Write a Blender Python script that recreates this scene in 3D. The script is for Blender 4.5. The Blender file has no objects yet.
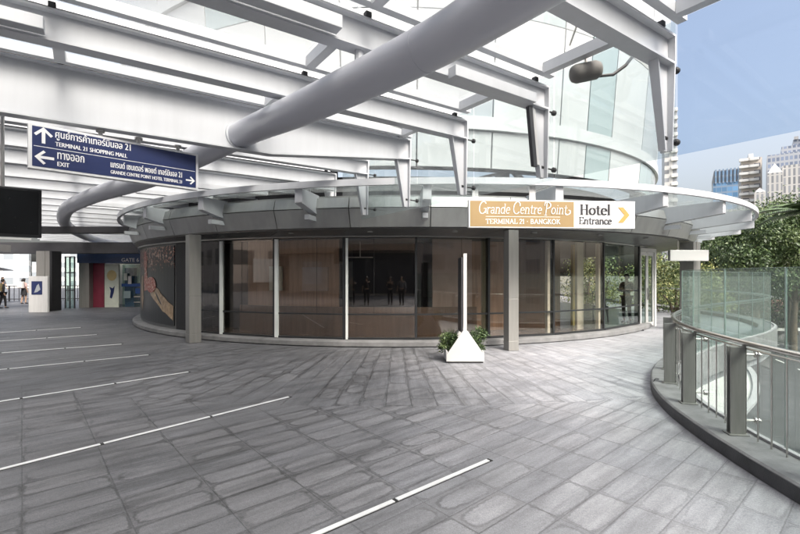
import bpy, math, random
from mathutils import Vector, Matrix
R_ = math.radians
rnd = random.Random(21)
S = bpy.context.scene
COL = S.collection

# ------------------------------------------------------------------ camera, sky, sun, exposure
cam = bpy.data.objects.new('camera', bpy.data.cameras.new('camera'))
COL.objects.link(cam)
S.camera = cam
cam.location = (0, 0, 1.8)
cam.rotation_euler = (R_(90), 0, 0)
cam.data.sensor_width = 36
cam.data.lens = 435 / 800 * 36
cam.data.shift_y = 8 / 800
cam.data.clip_start = 0.05
cam.data.clip_end = 6000

SUN_EL, SUN_AZ = 48, 146            # azimuth: clockwise from +Y (the way the camera looks)
w = bpy.data.worlds.new('World')
S.world = w
w.use_nodes = True
nt = w.node_tree
bg = nt.nodes['Background']
sky = nt.nodes.new('ShaderNodeTexSky')
sky.sky_type = 'NISHITA'
sky.sun_disc = False
sky.sun_elevation = R_(SUN_EL)
sky.sun_rotation = R_(SUN_AZ)
sky.air_density = 1.0
sky.dust_density = 8.0
sky.ozone_density = 0.5
hsv = nt.nodes.new('ShaderNodeHueSaturation')
hsv.inputs['Saturation'].default_value = .60
hsv.inputs['Value'].default_value = 1.38
nt.links.new(sky.outputs[0], hsv.inputs['Color'])
nt.links.new(hsv.outputs[0], bg.inputs[0])
bg.inputs[1].default_value = 0.14
sun = bpy.data.objects.new('sun', bpy.data.lights.new('sun', 'SUN'))
COL.objects.link(sun)
sun.data.energy = 1.9
sun.data.angle = R_(24)
sun.data.color = (1, .955, .89)
sd = Vector((math.sin(R_(SUN_AZ)) * math.cos(R_(SUN_EL)), math.cos(R_(SUN_AZ)) * math.cos(R_(SUN_EL)), math.sin(R_(SUN_EL))))
sun.rotation_euler = sd.to_track_quat('Z', 'Y').to_euler()
sun.location = sd * 60
S.view_settings.view_transform = 'Standard'
S.view_settings.look = 'None'
S.view_settings.exposure = 0.92
S.view_settings.gamma = 1
S.render.engine = 'CYCLES'
S.cycles.use_denoising = True
S.cycles.max_bounces = 8
S.cycles.diffuse_bounces = 4
S.cycles.glossy_bounces = 4
S.cycles.transparent_max_bounces = 24
S.cycles.sample_clamp_indirect = 6
S.cycles.caustics_reflective = False
S.cycles.caustics_refractive = False

# ------------------------------------------------------------------ materials
M = {}


class NT:
    """little helper round a material's node tree"""
    def __init__(s, name):
        s.m = bpy.data.materials.new(name)
        s.m.use_nodes = True
        s.t = s.m.node_tree
        s.p = s.t.nodes['Principled BSDF']
        s.out = s.t.nodes['Material Output']

    def n(s, kind, **kw):
        x = s.t.nodes.new('ShaderNode' + kind)
        for k, v in kw.items():
            setattr(x, k, v)
        return x

    def set(s, sock, v):
        if v is None:
            return
        if hasattr(v, 'is_output') or isinstance(v, bpy.types.NodeSocket):
            s.t.links.new(v, sock)
        else:
            sock.default_value = v

    def math(s, op, a, b=None, c=None):
        x = s.n('Math', operation=op)
        for i, v in enumerate((a, b, c)):
            s.set(x.inputs[i], v)
        return x.outputs[0]

    def noise(s, scale, detail=3, vec=None, rough=.55):
        x = s.n('TexNoise')
        x.inputs['Scale'].default_value = scale
        x.inputs['Detail'].default_value = detail
        x.inputs['Roughness'].default_value = rough
        if vec is not None:
            s.set(x.inputs['Vector'], vec)
        return x.outputs[0]

    def ramp(s, fac, stops):
        x = s.n('ValToRGB')
        while len(x.color_ramp.elements) < len(stops):
            x.color_ramp.elements.new(.5)
        for e, (p, c) in zip(x.color_ramp.elements, stops):
            e.position = p
            e.color = (*c, 1) if len(c) == 3 else c
        s.set(x.inputs[0], fac)
        return x.outputs[0]

    def mix(s, fac, a, b, mode='MIX'):
        x = s.n('Mix', data_type='RGBA', blend_type=mode)
        s.set(x.inputs[0], fac)
        s.set(x.inputs[6], (*a, 1) if isinstance(a, tuple) and len(a) == 3 else a)
        s.set(x.inputs[7], (*b, 1) if isinstance(b, tuple) and len(b) == 3 else b)
        return x.outputs[2]

    def smooth(s, v, lo, hi):
        x = s.n('MapRange', interpolation_type='SMOOTHSTEP')
        s.set(x.inputs[0], v)
        s.set(x.inputs[1], lo)
        s.set(x.inputs[2], hi)
        return x.outputs[0]

    def pos(s):
        return s.n('NewGeometry').outputs['Position']

    def bump(s, h, strength=.2, dist=.01):
        b = s.n('Bump')
        b.inputs['Strength'].default_value = strength
        b.inputs['Distance'].default_value = dist
        s.set(b.inputs['Height'], h)
        s.set(s.p.inputs['Normal'], b.outputs[0])


def solid(name, col, rough=.5, metal=0, var=.12, scale=3, bump=0, bscale=60, spec=None, streak=False, rv=.12):
    t = NT(name)
    v = None
    if streak:
        mp = t.n('Mapping')
        t.set(mp.inputs[0], t.pos())
        mp.inputs['Scale'].default_value = (6, 6, .5)
        v = mp.outputs[0]
    else:
        v = t.pos()
    n1 = t.noise(scale, 4, v)
    lo = tuple(c * (1 - var) for c in col)
    hi = tuple(min(1, c * (1 + var)) for c in col)
    c = t.ramp(n1, [(.3, lo), (.7, hi)])
    t.set(t.p.inputs['Base Color'], c)
    t.set(t.p.inputs['Roughness'], t.math('MULTIPLY_ADD', t.noise(scale * 5, 2, t.pos()), rv, rough - rv / 2))
    t.p.inputs['Metallic'].default_value = metal
    if spec is not None:
        t.p.inputs['Specular IOR Level'].default_value = spec
    if bump:
        t.bump(t.noise(bscale, 3, t.pos()), bump)
    M[name] = t.m
    return t.m


def glass(name, tint, refl=.5, milky=0, milk=(.8, .82, .82), f0=.05):
    """architectural pane: clear body that lets light through, Fresnel gloss, optional milky film"""
    t = NT(name)
    t.t.nodes.remove(t.p)
    tr = t.n('BsdfTransparent')
    tr.inputs[0].default_value = (*tint, 1)
    gl = t.n('BsdfGlossy')
    gl.inputs['Roughness'].default_value = .02
    lw = t.n('LayerWeight')
    lw.inputs[0].default_value = .35
    fac = t.math('MULTIPLY_ADD', t.math('POWER', lw.outputs['Facing'], 3.0), refl, f0)
    base = tr.outputs[0]
    if milky:
        tl = t.n('BsdfTranslucent')
        tl.inputs[0].default_value = (*milk, 1)
        df = t.n('BsdfDiffuse')
        df.inputs[0].default_value = (*milk, 1)
        m0 = t.n('MixShader')
        m0.inputs[0].default_value = .5
        t.set(m0.inputs[1], tl.outputs[0])
        t.set(m0.inputs[2], df.outputs[0])
        m1 = t.n('MixShader')
        dirt = t.math('MULTIPLY_ADD', t.noise(1.3, 5, t.pos()), milky * .8, milky * .6)
        t.set(m1.inputs[0], dirt)
        t.set(m1.inputs[1], base)
        t.set(m1.inputs[2], m0.outputs[0])
        base = m1.outputs[0]
    mx = t.n('MixShader')
    t.set(mx.inputs[0], fac)
    t.set(mx.inputs[1], base)
    t.set(mx.inputs[2], gl.outputs[0])
    t.set(t.out.inputs[0], mx.outputs[0])
    M[name] = t.m
    return t.m


solid('white_steel', (.53, .545, .57), .34, var=.035, scale=1.2, streak=True)
solid('pipe_paint', (.48, .49, .54), .30, var=.04, scale=.5, rv=.03)
solid('dark_rubber', (.03, .03, .032), .6)
solid('steel', (.55, .54, .52), .3, metal=1, var=.1, scale=8)
solid('strip_steel', (.84, .85, .86), .36, metal=.25, var=.08, scale=5)
solid('post_metal', (.25, .25, .24), .42, metal=.5, var=.1, scale=4, streak=True)
solid('clad_grey', (.16, .16, .16), .42, metal=.25, var=.1, scale=.8, streak=True)
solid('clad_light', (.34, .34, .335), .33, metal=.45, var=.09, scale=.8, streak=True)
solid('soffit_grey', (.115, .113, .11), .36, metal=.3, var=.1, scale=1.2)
solid('column_clad', (.27, .265, .25), .42, metal=.3, var=.08, scale=2, streak=True)
solid('joint_black', (.02, .02, .02), .7)
solid('mullion_dark', (.035, .037, .04), .4, metal=.3)
solid('fin_white', (.84, .87, .84), .3, var=.04)
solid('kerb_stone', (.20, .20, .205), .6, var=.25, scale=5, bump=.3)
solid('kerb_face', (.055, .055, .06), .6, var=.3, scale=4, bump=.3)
solid('sill_stone', (.20, .20, .20), .6, var=.25, scale=3, bump=.2)
solid('white_paint', (.62, .62, .61), .4, var=.07, scale=2, streak=True)
solid('planter_white', (.56, .56, .545), .5, var=.07, scale=2, bump=.05)
solid('door_white', (.80, .80, .77), .35, var=.04)
solid('brown_wood', (.37, .255, .18), .42, var=.22, scale=2.2, streak=True)
solid('brown_dark', (.115, .082, .062), .45, var=.2, scale=2, streak=True)
solid('mauve_wall', (.40, .33, .29), .5, var=.15, scale=1.5)
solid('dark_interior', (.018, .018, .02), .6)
solid('dusk_grey', (.045, .045, .05), .6)
solid('lobby_floor', (.16, .13, .11), .25, var=.15)
solid('lobby_pale', (.62, .64, .56), .5, var=.1)
solid('lobby_yellow', (.60, .47, .22), .5, var=.1)
solid('navy', (.018, .03, .105), .38, var=.05)
solid('gate_blue', (.035, .07, .16), .4, var=.1)
solid('kiosk_blue', (.03, .09, .30), .4, var=.1)
solid('maroon', (.22, .03, .055), .5, var=.1)
solid('cream', (.62, .65, .55), .5, var=.08)
solid('gold', (.30, .21, .10), .4, metal=.1, var=.05)
solid('letter_white', (.86, .86, .86), .5, var=.02)
solid('letter_black', (.015, .015, .02), .5, var=.02)
solid('arrow_gold', (.46, .27, .08), .4, var=.04)
solid('tv_black', (.010, .011, .013), .5, spec=.25)
solid('tv_screen', (.004, .005, .006), .25, spec=.35)
solid('glass_edge', (.33, .40, .38), .3, var=.05)
solid('speaker_grey', (.13, .125, .115), .6, var=.08, bump=.3, bscale=300)
solid('dark_steel', (.05, .05, .055), .5, metal=.2)
solid('soil', (.05, .035, .025), .9)
solid('leaf_dark', (.036, .062, .022), .5, var=.35, scale=9)
solid('leaf_mid', (.066, .108, .036), .5, var=.35, scale=7)
solid('leaf_light', (.12, .165, .06), .5, var=.3, scale=6)
solid('leaf_yellow', (.25, .26, .09), .5, var=.3, scale=4)
solid('bark', (.11, .085, .06), .85, var=.35, scale=6, bump=.5, bscale=25)
solid('asphalt', (.05, .05, .053), .85, var=.25, scale=1.5, bump=.2)
solid('plaza_white', (.56, .56, .54), .7, var=.12, scale=.35)
solid('earth', (.13, .135, .11), .9, var=.25, scale=.08)
solid('road_paint', (.75, .75, .72), .6)
solid('skin', (.46, .29, .20), .5, var=.05)
solid('hair_black', (.014, .011, .010), .5)
solid('cloth_black', (.018, .018, .021), .8)
solid('cloth_white', (.70, .67, .65), .8)
solid('cloth_khaki', (.30, .24, .13), .8)
solid('cloth_pink', (.50, .33, .31), .8)
solid('cloth_grey', (.16, .16, .18), .8)
solid('cloth_maroon', (.16, .05, .05), .8)
solid('red_roof', (.24, .11, .095), .7, var=.25, scale=.8)
solid('car_white', (.74, .74, .74), .25, var=.03)
solid('car_silver', (.42, .43, .45), .25, metal=.6, var=.03)
solid('car_red', (.32, .04, .035), .25, var=.04)
solid('car_glass', (.02, .025, .03), .08)
solid('tyre', (.02, .02, .02), .8)
solid('conc_pale', (.60, .60, .585), .7, var=.1, scale=.15)
solid('mall_tan', (.52, .46, .40), .7, var=.12, scale=.3)
solid('conc_grey', (.36, .36, .37), .7, var=.1, scale=.15)
solid('lamp_red', (.4, .02, .02), .3)
glass('roof_glass', (.92, .93, .93), .45, milky=.14, f0=.05)
glass('edge_glass', (.80, .86, .93), .2, f0=.02)
glass('rail_glass', (.88, .94, .925), .45, milky=.06, milk=(.62, .70, .68), f0=.08)
glass('canopy_glass', (.88, .92, .92), .5, milky=.12, f0=.06)
glass('facade_glass', (.95, .92, .89), .6, f0=.085)
glass('lobby_glass', (.80, .88, .84), .55, f0=.09)
glass('shop_glass', (.74, .85, .82), .5, milky=.08, milk=(.6, .78, .72), f0=.08)


def tower_skin(name, col, rough, seed):
    t = NT(name)
    n1 = t.noise(.35, 4, t.pos())
    t.set(t.p.inputs['Base Color'], t.ramp(n1, [(.3, tuple(c * .9 for c in col)), (.7, tuple(min(.9, c * 1.06) for c in col))]))
    t.p.inputs['Roughness'].default_value = rough
    t.p.inputs['Coat Weight'].default_value = .5
    t.p.inputs['Coat Roughness'].default_value = .06
    M[name] = t.m


tower_skin('panel_white', (.50, .52, .525), .35, 1)
tower_skin('panel_warm', (.44, .425, .41), .35, 2)
tower_skin('panel_green', (.30, .375, .385), .25, 3)
tower_skin('panel_grey', (.38, .41, .43), .3, 4)


def facade(name, wall, pane, sx, sz, fx, fz, var=.3, rough=.25, axis='xy'):
    """far high-rise skin: a grid of panes between slabs and piers, each pane its own tone"""
    t = NT(name)
    sep = t.n('SeparateXYZ')
    t.set(sep.inputs[0], t.n('TexCoord').outputs['Object'])
    nrm = t.n('SeparateXYZ')
    t.set(nrm.inputs[0], t.n('NewGeometry').outputs['Normal'])
    side = t.math('GREATER_THAN', t.math('ABSOLUTE', nrm.outputs[0]), t.math('ABSOLUTE', nrm.outputs[1]))
    hor = t.n('Mix', data_type='FLOAT')
    t.set(hor.inputs[0], side)
    t.set(hor.inputs[2], sep.outputs[0])
    t.set(hor.inputs[3], sep.outputs[1])
    u = t.math('DIVIDE', hor.outputs[0], sx)
    v = t.math('DIVIDE', sep.outputs[2], sz)
    fu, fv = t.math('FRACT', u), t.math('FRACT', v)
    inu = t.math('LESS_THAN', t.math('ABSOLUTE', t.math('SUBTRACT', fu, .5)), fx / 2)
    inv = t.math('LESS_THAN', t.math('ABSOLUTE', t.math('SUBTRACT', fv, .5)), fz / 2)
    win = t.math('MULTIPLY', inu, inv)
    top = t.math('LESS_THAN', t.math('ABSOLUTE', nrm.outputs[2]), .5)
    win = t.math('MULTIPLY', win, top)
    cv = t.n('CombineXYZ')
    t.set(cv.inputs[0], t.math('FLOOR', u))
    t.set(cv.inputs[1], t.math('FLOOR', v))
    wn = t.n('TexWhiteNoise')
    t.set(wn.inputs['Vector'], cv.outputs[0])
    pc = t.ramp(wn.outputs[0], [(0, tuple(c * (1 - var) for c in pane)), (1, tuple(min(1, c * (1 + var)) for c in pane))])
    wc = t.ramp(t.noise(.05, 4), [(.3, tuple(c * .88 for c in wall)), (.7, tuple(min(.9, c * 1.08) for c in wall))])
    t.set(t.p.inputs['Base Color'], t.mix(win, wc, pc))
    t.set(t.p.inputs['Roughness'], t.math('MULTIPLY_ADD', win, rough - .7, .7))
    M[name] = t.m


facade('slab_tower', (.66, .65, .63), (.30, .31, .33), 3.2, 3.2, .62, .5)
facade('blue_tower', (.20, .27, .36), (.12, .24, .40), 2.6, 3.6, .9, .72, rough=.12)
facade('balcony_tower', (.55, .50, .45), (.13, .13, .15), 4.2, 3.3, .55, .55)
facade('grid_tower', (.40, .42, .46), (.20, .24, .33), 1.5, 2.7, .68, .62, rough=.15)
facade('ribbed_tower', (.50, .49, .48), (.24, .25, .27), 1.25, 2.9, .5, .86)
facade('low_block', (.62, .61, .58), (.22, .25, .27), 3.0, 3.2, .6, .5)
facade('mauve_block', (.50, .43, .38), (.20, .18, .17), 4.2, 3.6, .6, .45)
facade('pale_block', (.50, .51, .52), (.27, .30, .33), 3.4, 3.4, .62, .55)

# ---- the paving: blocks along the strips, a ring of radial blocks round the pavilion
PC = Vector((-.2, 22.2, 0))         # centre of the round pavilion


def paving():
    t = NT('paving')
    sep = t.n('SeparateXYZ')
    P = t.pos()
    t.set(sep.inputs[0], P)
    x, y = sep.outputs[0], sep.outputs[1]
    ph = R_(41)
    c, s = math.cos(ph), math.sin(ph)
    a1 = t.math('ADD', t.math('MULTIPLY', x, c), t.math('MULTIPLY', y, s))
    b1 = t.math('SUBTRACT', t.math('MULTIPLY', y, c), t.math('MULTIPLY', x, s))
    dx = t.math('SUBTRACT', x, PC.x)
    dy = t.math('SUBTRACT', PC.y, y)
    r = t.math('SQRT', t.math('ADD', t.math('MULTIPLY', dx, dx), t.math('MULTIPLY', dy, dy)))
    th = t.math('ARCTAN2', dx, dy)
    polar = t.math('LESS_THAN', r, 16.25)
    # polar bricks: long side radial
    a = t.n('Mix', data_type='FLOAT')
    t.set(a.inputs[0], polar)
    t.set(a.inputs[2], a1)
    t.set(a.inputs[3], r)
    b = t.n('Mix', data_type='FLOAT')
    t.set(b.inputs[0], polar)
    t.set(b.inputs[2], b1)
    t.set(b.inputs[3], t.math('MULTIPLY', th, 13.5))
    a, b = a.outputs[0], b.outputs[0]
    Lm = t.n('Mix', data_type='FLOAT')
    t.set(Lm.inputs[0], polar)
    Lm.inputs[2].default_value, Lm.inputs[3].default_value = .60, .60
    Hm = t.n('Mix', data_type='FLOAT')
    t.set(Hm.inputs[0], polar)
    Hm.inputs[2].default_value, Hm.inputs[3].default_value = .275, .30
    L, H = Lm.outputs[0], Hm.outputs[0]
    row = t.math('FLOOR', t.math('DIVIDE', b, H))
    off = t.math('MULTIPLY', t.math('MODULO', t.math('ABSOLUTE', row), 2), .5)
    off = t.math('MULTIPLY', off, polar)
    au = t.math('ADD', t.math('DIVIDE', a, L), off)
    bu = t.math('DIVIDE', b, H)
    fa, fb = t.math('FRACT', au), t.math('FRACT', bu)
    da = t.math('MULTIPLY', t.math('MINIMUM', fa, t.math('SUBTRACT', 1, fa)), L)
    db = t.math('MULTIPLY', t.math('MINIMUM', fb, t.math('SUBTRACT', 1, fb)), H)
    d = t.math('MINIMUM', da, db)
    dr_ = t.math('MULTIPLY', t.math('DIVIDE', t.math('MULTIPLY', da, db), t.math('MAXIMUM', t.math('ADD', da, db), .001)), 1.45)
    cell = t.n('CombineXYZ')
    t.set(cell.inputs[0], t.math('FLOOR', au))
    t.set(cell.inputs[1], row)
    t.set(cell.inputs[2], polar)
    wn = t.n('TexWhiteNoise')
    t.set(wn.inputs['Vector'], cell.outputs[0])
    rv = wn.outputs[0]
    wn2 = t.n('TexWhiteNoise', noise_dimensions='4D')
    t.set(wn2.inputs['Vector'], cell.outputs[0])
    wn2.inputs['W'].default_value = 3.7
    rv2 = wn2.outputs[0]
    big = t.noise(.33, 4, P)
    med = t.noise(1.7, 5, P)
    fine = t.noise(16, 4, P)
    grain = t.noise(105, 4, P, .7)
    # stretched streaks along the strips
    mp = t.n('CombineXYZ')
    t.set(mp.inputs[0], t.math('MULTIPLY', a, .9))
    t.set(mp.inputs[1], t.math('MULTIPLY', b, 7))
    streak = t.noise(1, 5, mp.outputs[0], .65)
    # damp marks: a wobbling dark line inside some joints, as wide as the block dried
    fine2 = t.noise(34, 3, P)
    wob = t.math('MULTIPLY', t.math('SUBTRACT', fine, .5), .045)
    wob = t.math('ADD', wob, t.math('MULTIPLY', t.math('SUBTRACT', streak, .5), .055))
    wob = t.math('ADD', wob, t.math('MULTIPLY', t.math('SUBTRACT', fine2, .5), .016))
    width = t.math('MULTIPLY_ADD', t.math('MULTIPLY', rv2, rv2), .052, t.math('MULTIPLY_ADD', t.math('SUBTRACT', med, .5), .09, .012))
    dist = t.math('ADD', dr_, wob)
    e0 = t.math('SUBTRACT', dist, width)
    rim = t.math('SUBTRACT', 1, t.smooth(e0, -.012, .010))
    edge = t.math('SUBTRACT', 1, t.smooth(t.math('ABSOLUTE', t.math('ADD', e0, .006)), .002, .016))
    patchy = t.smooth(t.math('ADD', med, t.math('MULTIPLY', t.math('SUBTRACT', fine, .5), .5)), .36, .60)
    amount = t.smooth(t.math('ADD', t.math('MULTIPLY_ADD', t.math('SUBTRACT', med, .5), .6, big), t.math('MULTIPLY', t.math('SUBTRACT', rv, .5), .5)), .22, .52)
    skylit = t.smooth(t.math('SUBTRACT', x, t.math('MULTIPLY', y, .18)), -2.6, 2.4)
    amount = t.math('MULTIPLY', amount, t.math('MULTIPLY_ADD', skylit, -.55, 1.0))
    rim = t.math('MULTIPLY', rim, amount)
    edge = t.math('MULTIPLY', edge, t.math('MULTIPLY', amount, t.math('MULTIPLY_ADD', patchy, .7, .3)))
    # long damp streaks that ignore the joints
    mp2 = t.n('CombineXYZ')
    t.set(mp2.inputs[0], t.math('MULTIPLY', a1, .55))
    t.set(mp2.inputs[1], t.math('MULTIPLY', b1, 3.2))
    str2 = t.smooth(t.noise(1, 6, mp2.outputs[0], .7), .47, .62)
    str2 = t.math('MULTIPLY', str2, t.math('MULTIPLY_ADD', skylit, -.7, 1.0))
    joint = t.math('SUBTRACT', 1, t.smooth(t.math('ADD', d, t.math('MULTIPLY', t.math('SUBTRACT', fine2, .5), .006)), .001, .008))
    base = t.ramp(rv, [(0, (.192, .196, .210)), (.5, (.207, .210, .223)), (1, (.224, .226, .238))])
    tone = t.math('MULTIPLY_ADD', t.math('SUBTRACT', big, .5), .8, 1.0)
    tone = t.math('MULTIPLY', tone, t.math('MULTIPLY_ADD', t.math('SUBTRACT', med, .5), .55, 1.0))
    tone = t.math('MULTIPLY', tone, t.math('MULTIPLY_ADD', t.math('SUBTRACT', streak, .5), 1.1, 1.0))
    tone = t.math('MULTIPLY', tone, t.math('MULTIPLY_ADD', t.math('SUBTRACT', grain, .5), 1.5, 1.0))
    tone = t.math('MULTIPLY', tone, t.math('MULTIPLY_ADD', t.math('SUBTRACT', fine2, .5), .45, 1.0))
    # daylight painted into the tone: darker under the roof, paler under open sky
    tone = t.math('MULTIPLY', tone, t.math('MULTIPLY_ADD', skylit, .92, .70))
    tone = t.math('MULTIPLY', tone, t.math('MULTIPLY_ADD', rim, -.26, 1.0))
    tone = t.math('MULTIPLY', tone, t.math('MULTIPLY_ADD', edge, -.42, 1.0))
    tone = t.math('MULTIPLY', tone, t.math('MULTIPLY_ADD', str2, -.36, 1.0))
    tone = t.math('MULTIPLY', tone, t.math('MULTIPLY_ADD', joint, -.30, 1.0))
    sc = t.n('VectorMath', operation='SCALE')
    t.set(sc.inputs[0], base)
    t.set(sc.inputs['Scale'], tone)
    t.set(t.p.inputs['Base Color'], sc.outputs[0])
    t.set(t.p.inputs['Roughness'], t.math('MULTIPLY_ADD', rim, -.14, .58))
    h = t.math('ADD', t.math('MULTIPLY', grain, .5), t.math('MULTIPLY', joint, -1.2))
    t.bump(h, .25, .006)
    M['paving'] = t.m


paving()


def mural():
    t = NT('mural_print')
    P = t.pos()
    sep = t.n('SeparateXYZ')
    t.set(sep.inputs[0], P)
    z = sep.outputs[2]
    n1 = t.noise(5, 6, P, .7)
    n2 = t.noise(11, 4, P, .6)
    spots = t.ramp(n2, [(.48, (.012, .012, .014)), (.54, (.14, .03, .02)), (.58, (.45, .16, .09)), (.63, (.7, .62, .52)), (.70, (.22, .07, .03))])
    m1 = t.smooth(t.math('MULTIPLY_ADD', t.math('SUBTRACT', n1, .5), 1.8, z), 1.95, 2.45)
    t.set(t.p.inputs['Base Color'], t.mix(m1, (.018, .020, .021), spots))
    t.p.inputs['Roughness'].default_value = .3
    M['mural_print'] = t.m
    t = NT('mural_red')
    t.set(t.p.inputs['Base Color'], t.ramp(t.noise(14, 5, t.pos(), .7), [(.34, (.05, .006, .006)), (.46, (.42, .045, .02)), (.53, (.20, .02, .015)), (.58, (.75, .62, .5)), (.66, (.5, .10, .05)), (.75, (.8, .7, .6))]))
    t.p.inputs['Roughness'].default_value = .3
    M['mural_red'] = t.m
    t = NT('mural_tan')
    t.set(t.p.inputs['Base Color'], t.ramp(t.noise(6, 5, t.pos(), .6), [(.3, (.22, .14, .08)), (.6, (.44, .32, .20)), (.75, (.55, .44, .30))]))
    t.p.inputs['Roughness'].default_value = .3
    M['mural_tan'] = t.m


mural()

# ------------------------------------------------------------------ mesh helpers
WP = {}                              # world position of every object's origin


def link(o, parent=None):
    COL.objects.link(o)
    if parent:
        o.parent = parent
    return o


def tag(o, label=None, cat=None, group=None, kind=None):
    if label:
        o['label'] = label
    if cat:
        o['category'] = cat
    if group:
        o['group'] = group
    if kind:
        o['kind'] = kind
    return o


def thing(name, loc, label, cat, group=None):
    o = bpy.data.objects.new(name, None)
    o.empty_display_size = .2
    link(o)
    o.location = loc
    WP[o.name] = Vector(loc)
    return tag(o, label, cat, group)


class MB:
    def __init__(s):
        s.v, s.f, s.mi, s.cur = [], [], [], 0

    def face(s, pts):
        b = len(s.v)
        s.v += [Vector(p) for p in pts]
        s.f.append(tuple(range(b, b + len(pts))))
        s.mi.append(s.cur)

    def raw(s, vs, fs):
        b = len(s.v)
        s.v += [Vector(p) for p in vs]
        for f in fs:
            s.f.append(tuple(b + i for i in f))
            s.mi.append(s.cur)

    def box(s, x0, x1, y0, y1, z0, z1):
        s.obox((x0, y0, z0), (x1 - x0, 0, 0), (0, y1 - y0, 0), (0, 0, z1 - z0))
        return s

    def obox(s, o, a, b, c):
        o, a, b, c = map(Vector, (o, a, b, c))
        if a.cross(b).dot(c) < 0:
            a, b = b, a
        vs = [o, o + a, o + a + b, o + b, o + c, o + a + c, o + a + b + c, o + b + c]
        s.raw(vs, [(3, 2, 1, 0), (4, 5, 6, 7), (0, 1, 5, 4), (1, 2, 6, 5), (2, 3, 7, 6), (3, 0, 4, 7)])
        return s

    def cbox(s, c, a, b, h):
        """box centred at c with full-size axis vectors a, b, h"""
        c, a, b, h = map(Vector, (c, a, b, h))
        return s.obox(c - a / 2 - b / 2 - h / 2, a, b, h)

    def bar(s, p, q, w, h=None, up=(0, 0, 1)):
        p, q = Vector(p), Vector(q)
        h = h or w
        d = (q - p)
        n = d.normalized()
        u = Vector(up)
        if abs(n.dot(u)) > .98:
            u = Vector((0, 1, 0))
        side = n.cross(u).normalized()
        u2 = side.cross(n).normalized()
        return s.obox(p - side * w / 2 - u2 * h / 2, d, side * w, u2 * h)

    def tube(s, pts, r, n=12, cap=True):
        pts = [Vector(p) for p in pts]
        rs = r if isinstance(r, (list, tuple)) else [r] * len(pts)
        rings = []
        up = None
        for i, p in enumerate(pts):
            d = (pts[min(i + 1, len(pts) - 1)] - pts[max(i - 1, 0)]).normalized()
            if up is None:
                up = Vector((0, 0, 1)) if abs(d.z) < .9 else Vector((1, 0, 0))
            a = d.cross(up).normalized()
            up = a.cross(d).normalized()
            rings.append([p + (a * math.cos(t) + up * math.sin(t)) * rs[i] for t in [2 * math.pi * k / n for k in range(n)]])
        vs = [v for ring in rings for v in ring]
        fs = []
        for i in range(len(pts) - 1):
            for k in range(n):
                k2 = (k + 1) % n
                fs.append((i * n + k, i * n + k2, (i + 1) * n + k2, (i + 1) * n + k))
        if cap:
            fs.append(tuple(range(n - 1, -1, -1)))
            fs.append(tuple((len(pts) - 1) * n + k for k in range(n)))
        s.raw(vs, fs)
        return s

    def prism(s, poly, z0, z1):
        n = len(poly)
        ar = sum(poly[i][0] * poly[(i + 1) % n][1] - poly[(i + 1) % n][0] * poly[i][1] for i in range(n))
        if ar < 0:
            poly = poly[::-1]
        vs = [(p[0], p[1], z0) for p in poly] + [(p[0], p[1], z1) for p in poly]
        fs = [tuple(range(n - 1, -1, -1)), tuple(range(n, 2 * n))] + [(i, (i + 1) % n, n + (i + 1) % n, n + i) for i in range(n)]
        s.raw(vs, fs)
        return s

    def plate(s, poly3, thick):
        """closed slab from a 3-D polygon, pushed along vector thick"""
        thick = Vector(thick)
        poly3 = [Vector(p) for p in poly3]
        n = len(poly3)
        vs = poly3 + [p + thick for p in poly3]
        fs = [tuple(range(n - 1, -1, -1)), tuple(range(n, 2 * n))] + [(i, (i + 1) % n, n + (i + 1) % n, n + i) for i in range(n)]
        s.raw(vs, fs)
        return s

    def sweep(s, cx, cy, prof, angs, closed=True):
        """ring sector: profile of (r, z) turned round (cx, cy); angle 0 faces the camera, clockwise to the right"""
        m = len(prof)
        vs = []
        for a in angs:
            for r, z in prof:
                vs.append((cx + r * math.sin(a), cy - r * math.cos(a), z))
        fs = []
        for i in range(len(angs) - 1):
            for k in range(m if closed else m - 1):
                k2 = (k + 1) % m
                fs.append((i * m + k, (i + 1) * m + k, (i + 1) * m + k2, i * m + k2))
        if closed:
            fs.append(tuple(range(m)))
            fs.append(tuple((len(angs) - 1) * m + k for k in range(m - 1, -1, -1)))
        s.raw(vs, fs)
        return s

    def path(s, pts, prof, cap=True):
        """profile of (offset to the left of travel, z) swept along a flat 2-D path"""
        n = len(pts)
        m = len(prof)
        vs = []
        for i, p in enumerate(pts):
            a = Vector(pts[max(i - 1, 0)][:2])
            b = Vector(pts[min(i + 1, n - 1)][:2])
            d = (b - a).normalized()
            nrm = Vector((-d.y, d.x))
            for o, z in prof:
                vs.append((p[0] + nrm.x * o, p[1] + nrm.y * o, z))
        fs = []
        for i in range(n - 1):
            for k in range(m):
                k2 = (k + 1) % m
                fs.append((i * m + k, i * m + k2, (i + 1) * m + k2, (i + 1) * m + k))
        if cap:
            fs.append(tuple(range(m - 1, -1, -1)))
            fs.append(tuple((n - 1) * m + k for k in range(m)))
        s.raw(vs, fs)
        return s

    def build(s, name, mats, parent=None, smooth=False, bevel=0, fix=True):
        mats = mats if isinstance(mats, (list, tuple)) else [mats]
        lo = Vector([min(v[i] for v in s.v) for i in range(3)])
        hi = Vector([max(v[i] for v in s.v) for i in range(3)])
        org = (lo + hi) / 2
        if not parent:
            org.z = lo.z
        me = bpy.data.meshes.new(name)
        me.from_pydata([v - org for v in s.v], [], s.f)
        for m in mats:
            me.materials.append(M[m] if isinstance(m, str) else m)
        me.polygons.foreach_set('material_index', s.mi)
        if fix:
            import bmesh
            bm = bmesh.new()
            bm.from_mesh(me)
            bmesh.ops.recalc_face_normals(bm, faces=bm.faces)
            bm.to_mesh(me)
            bm.free()
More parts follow.
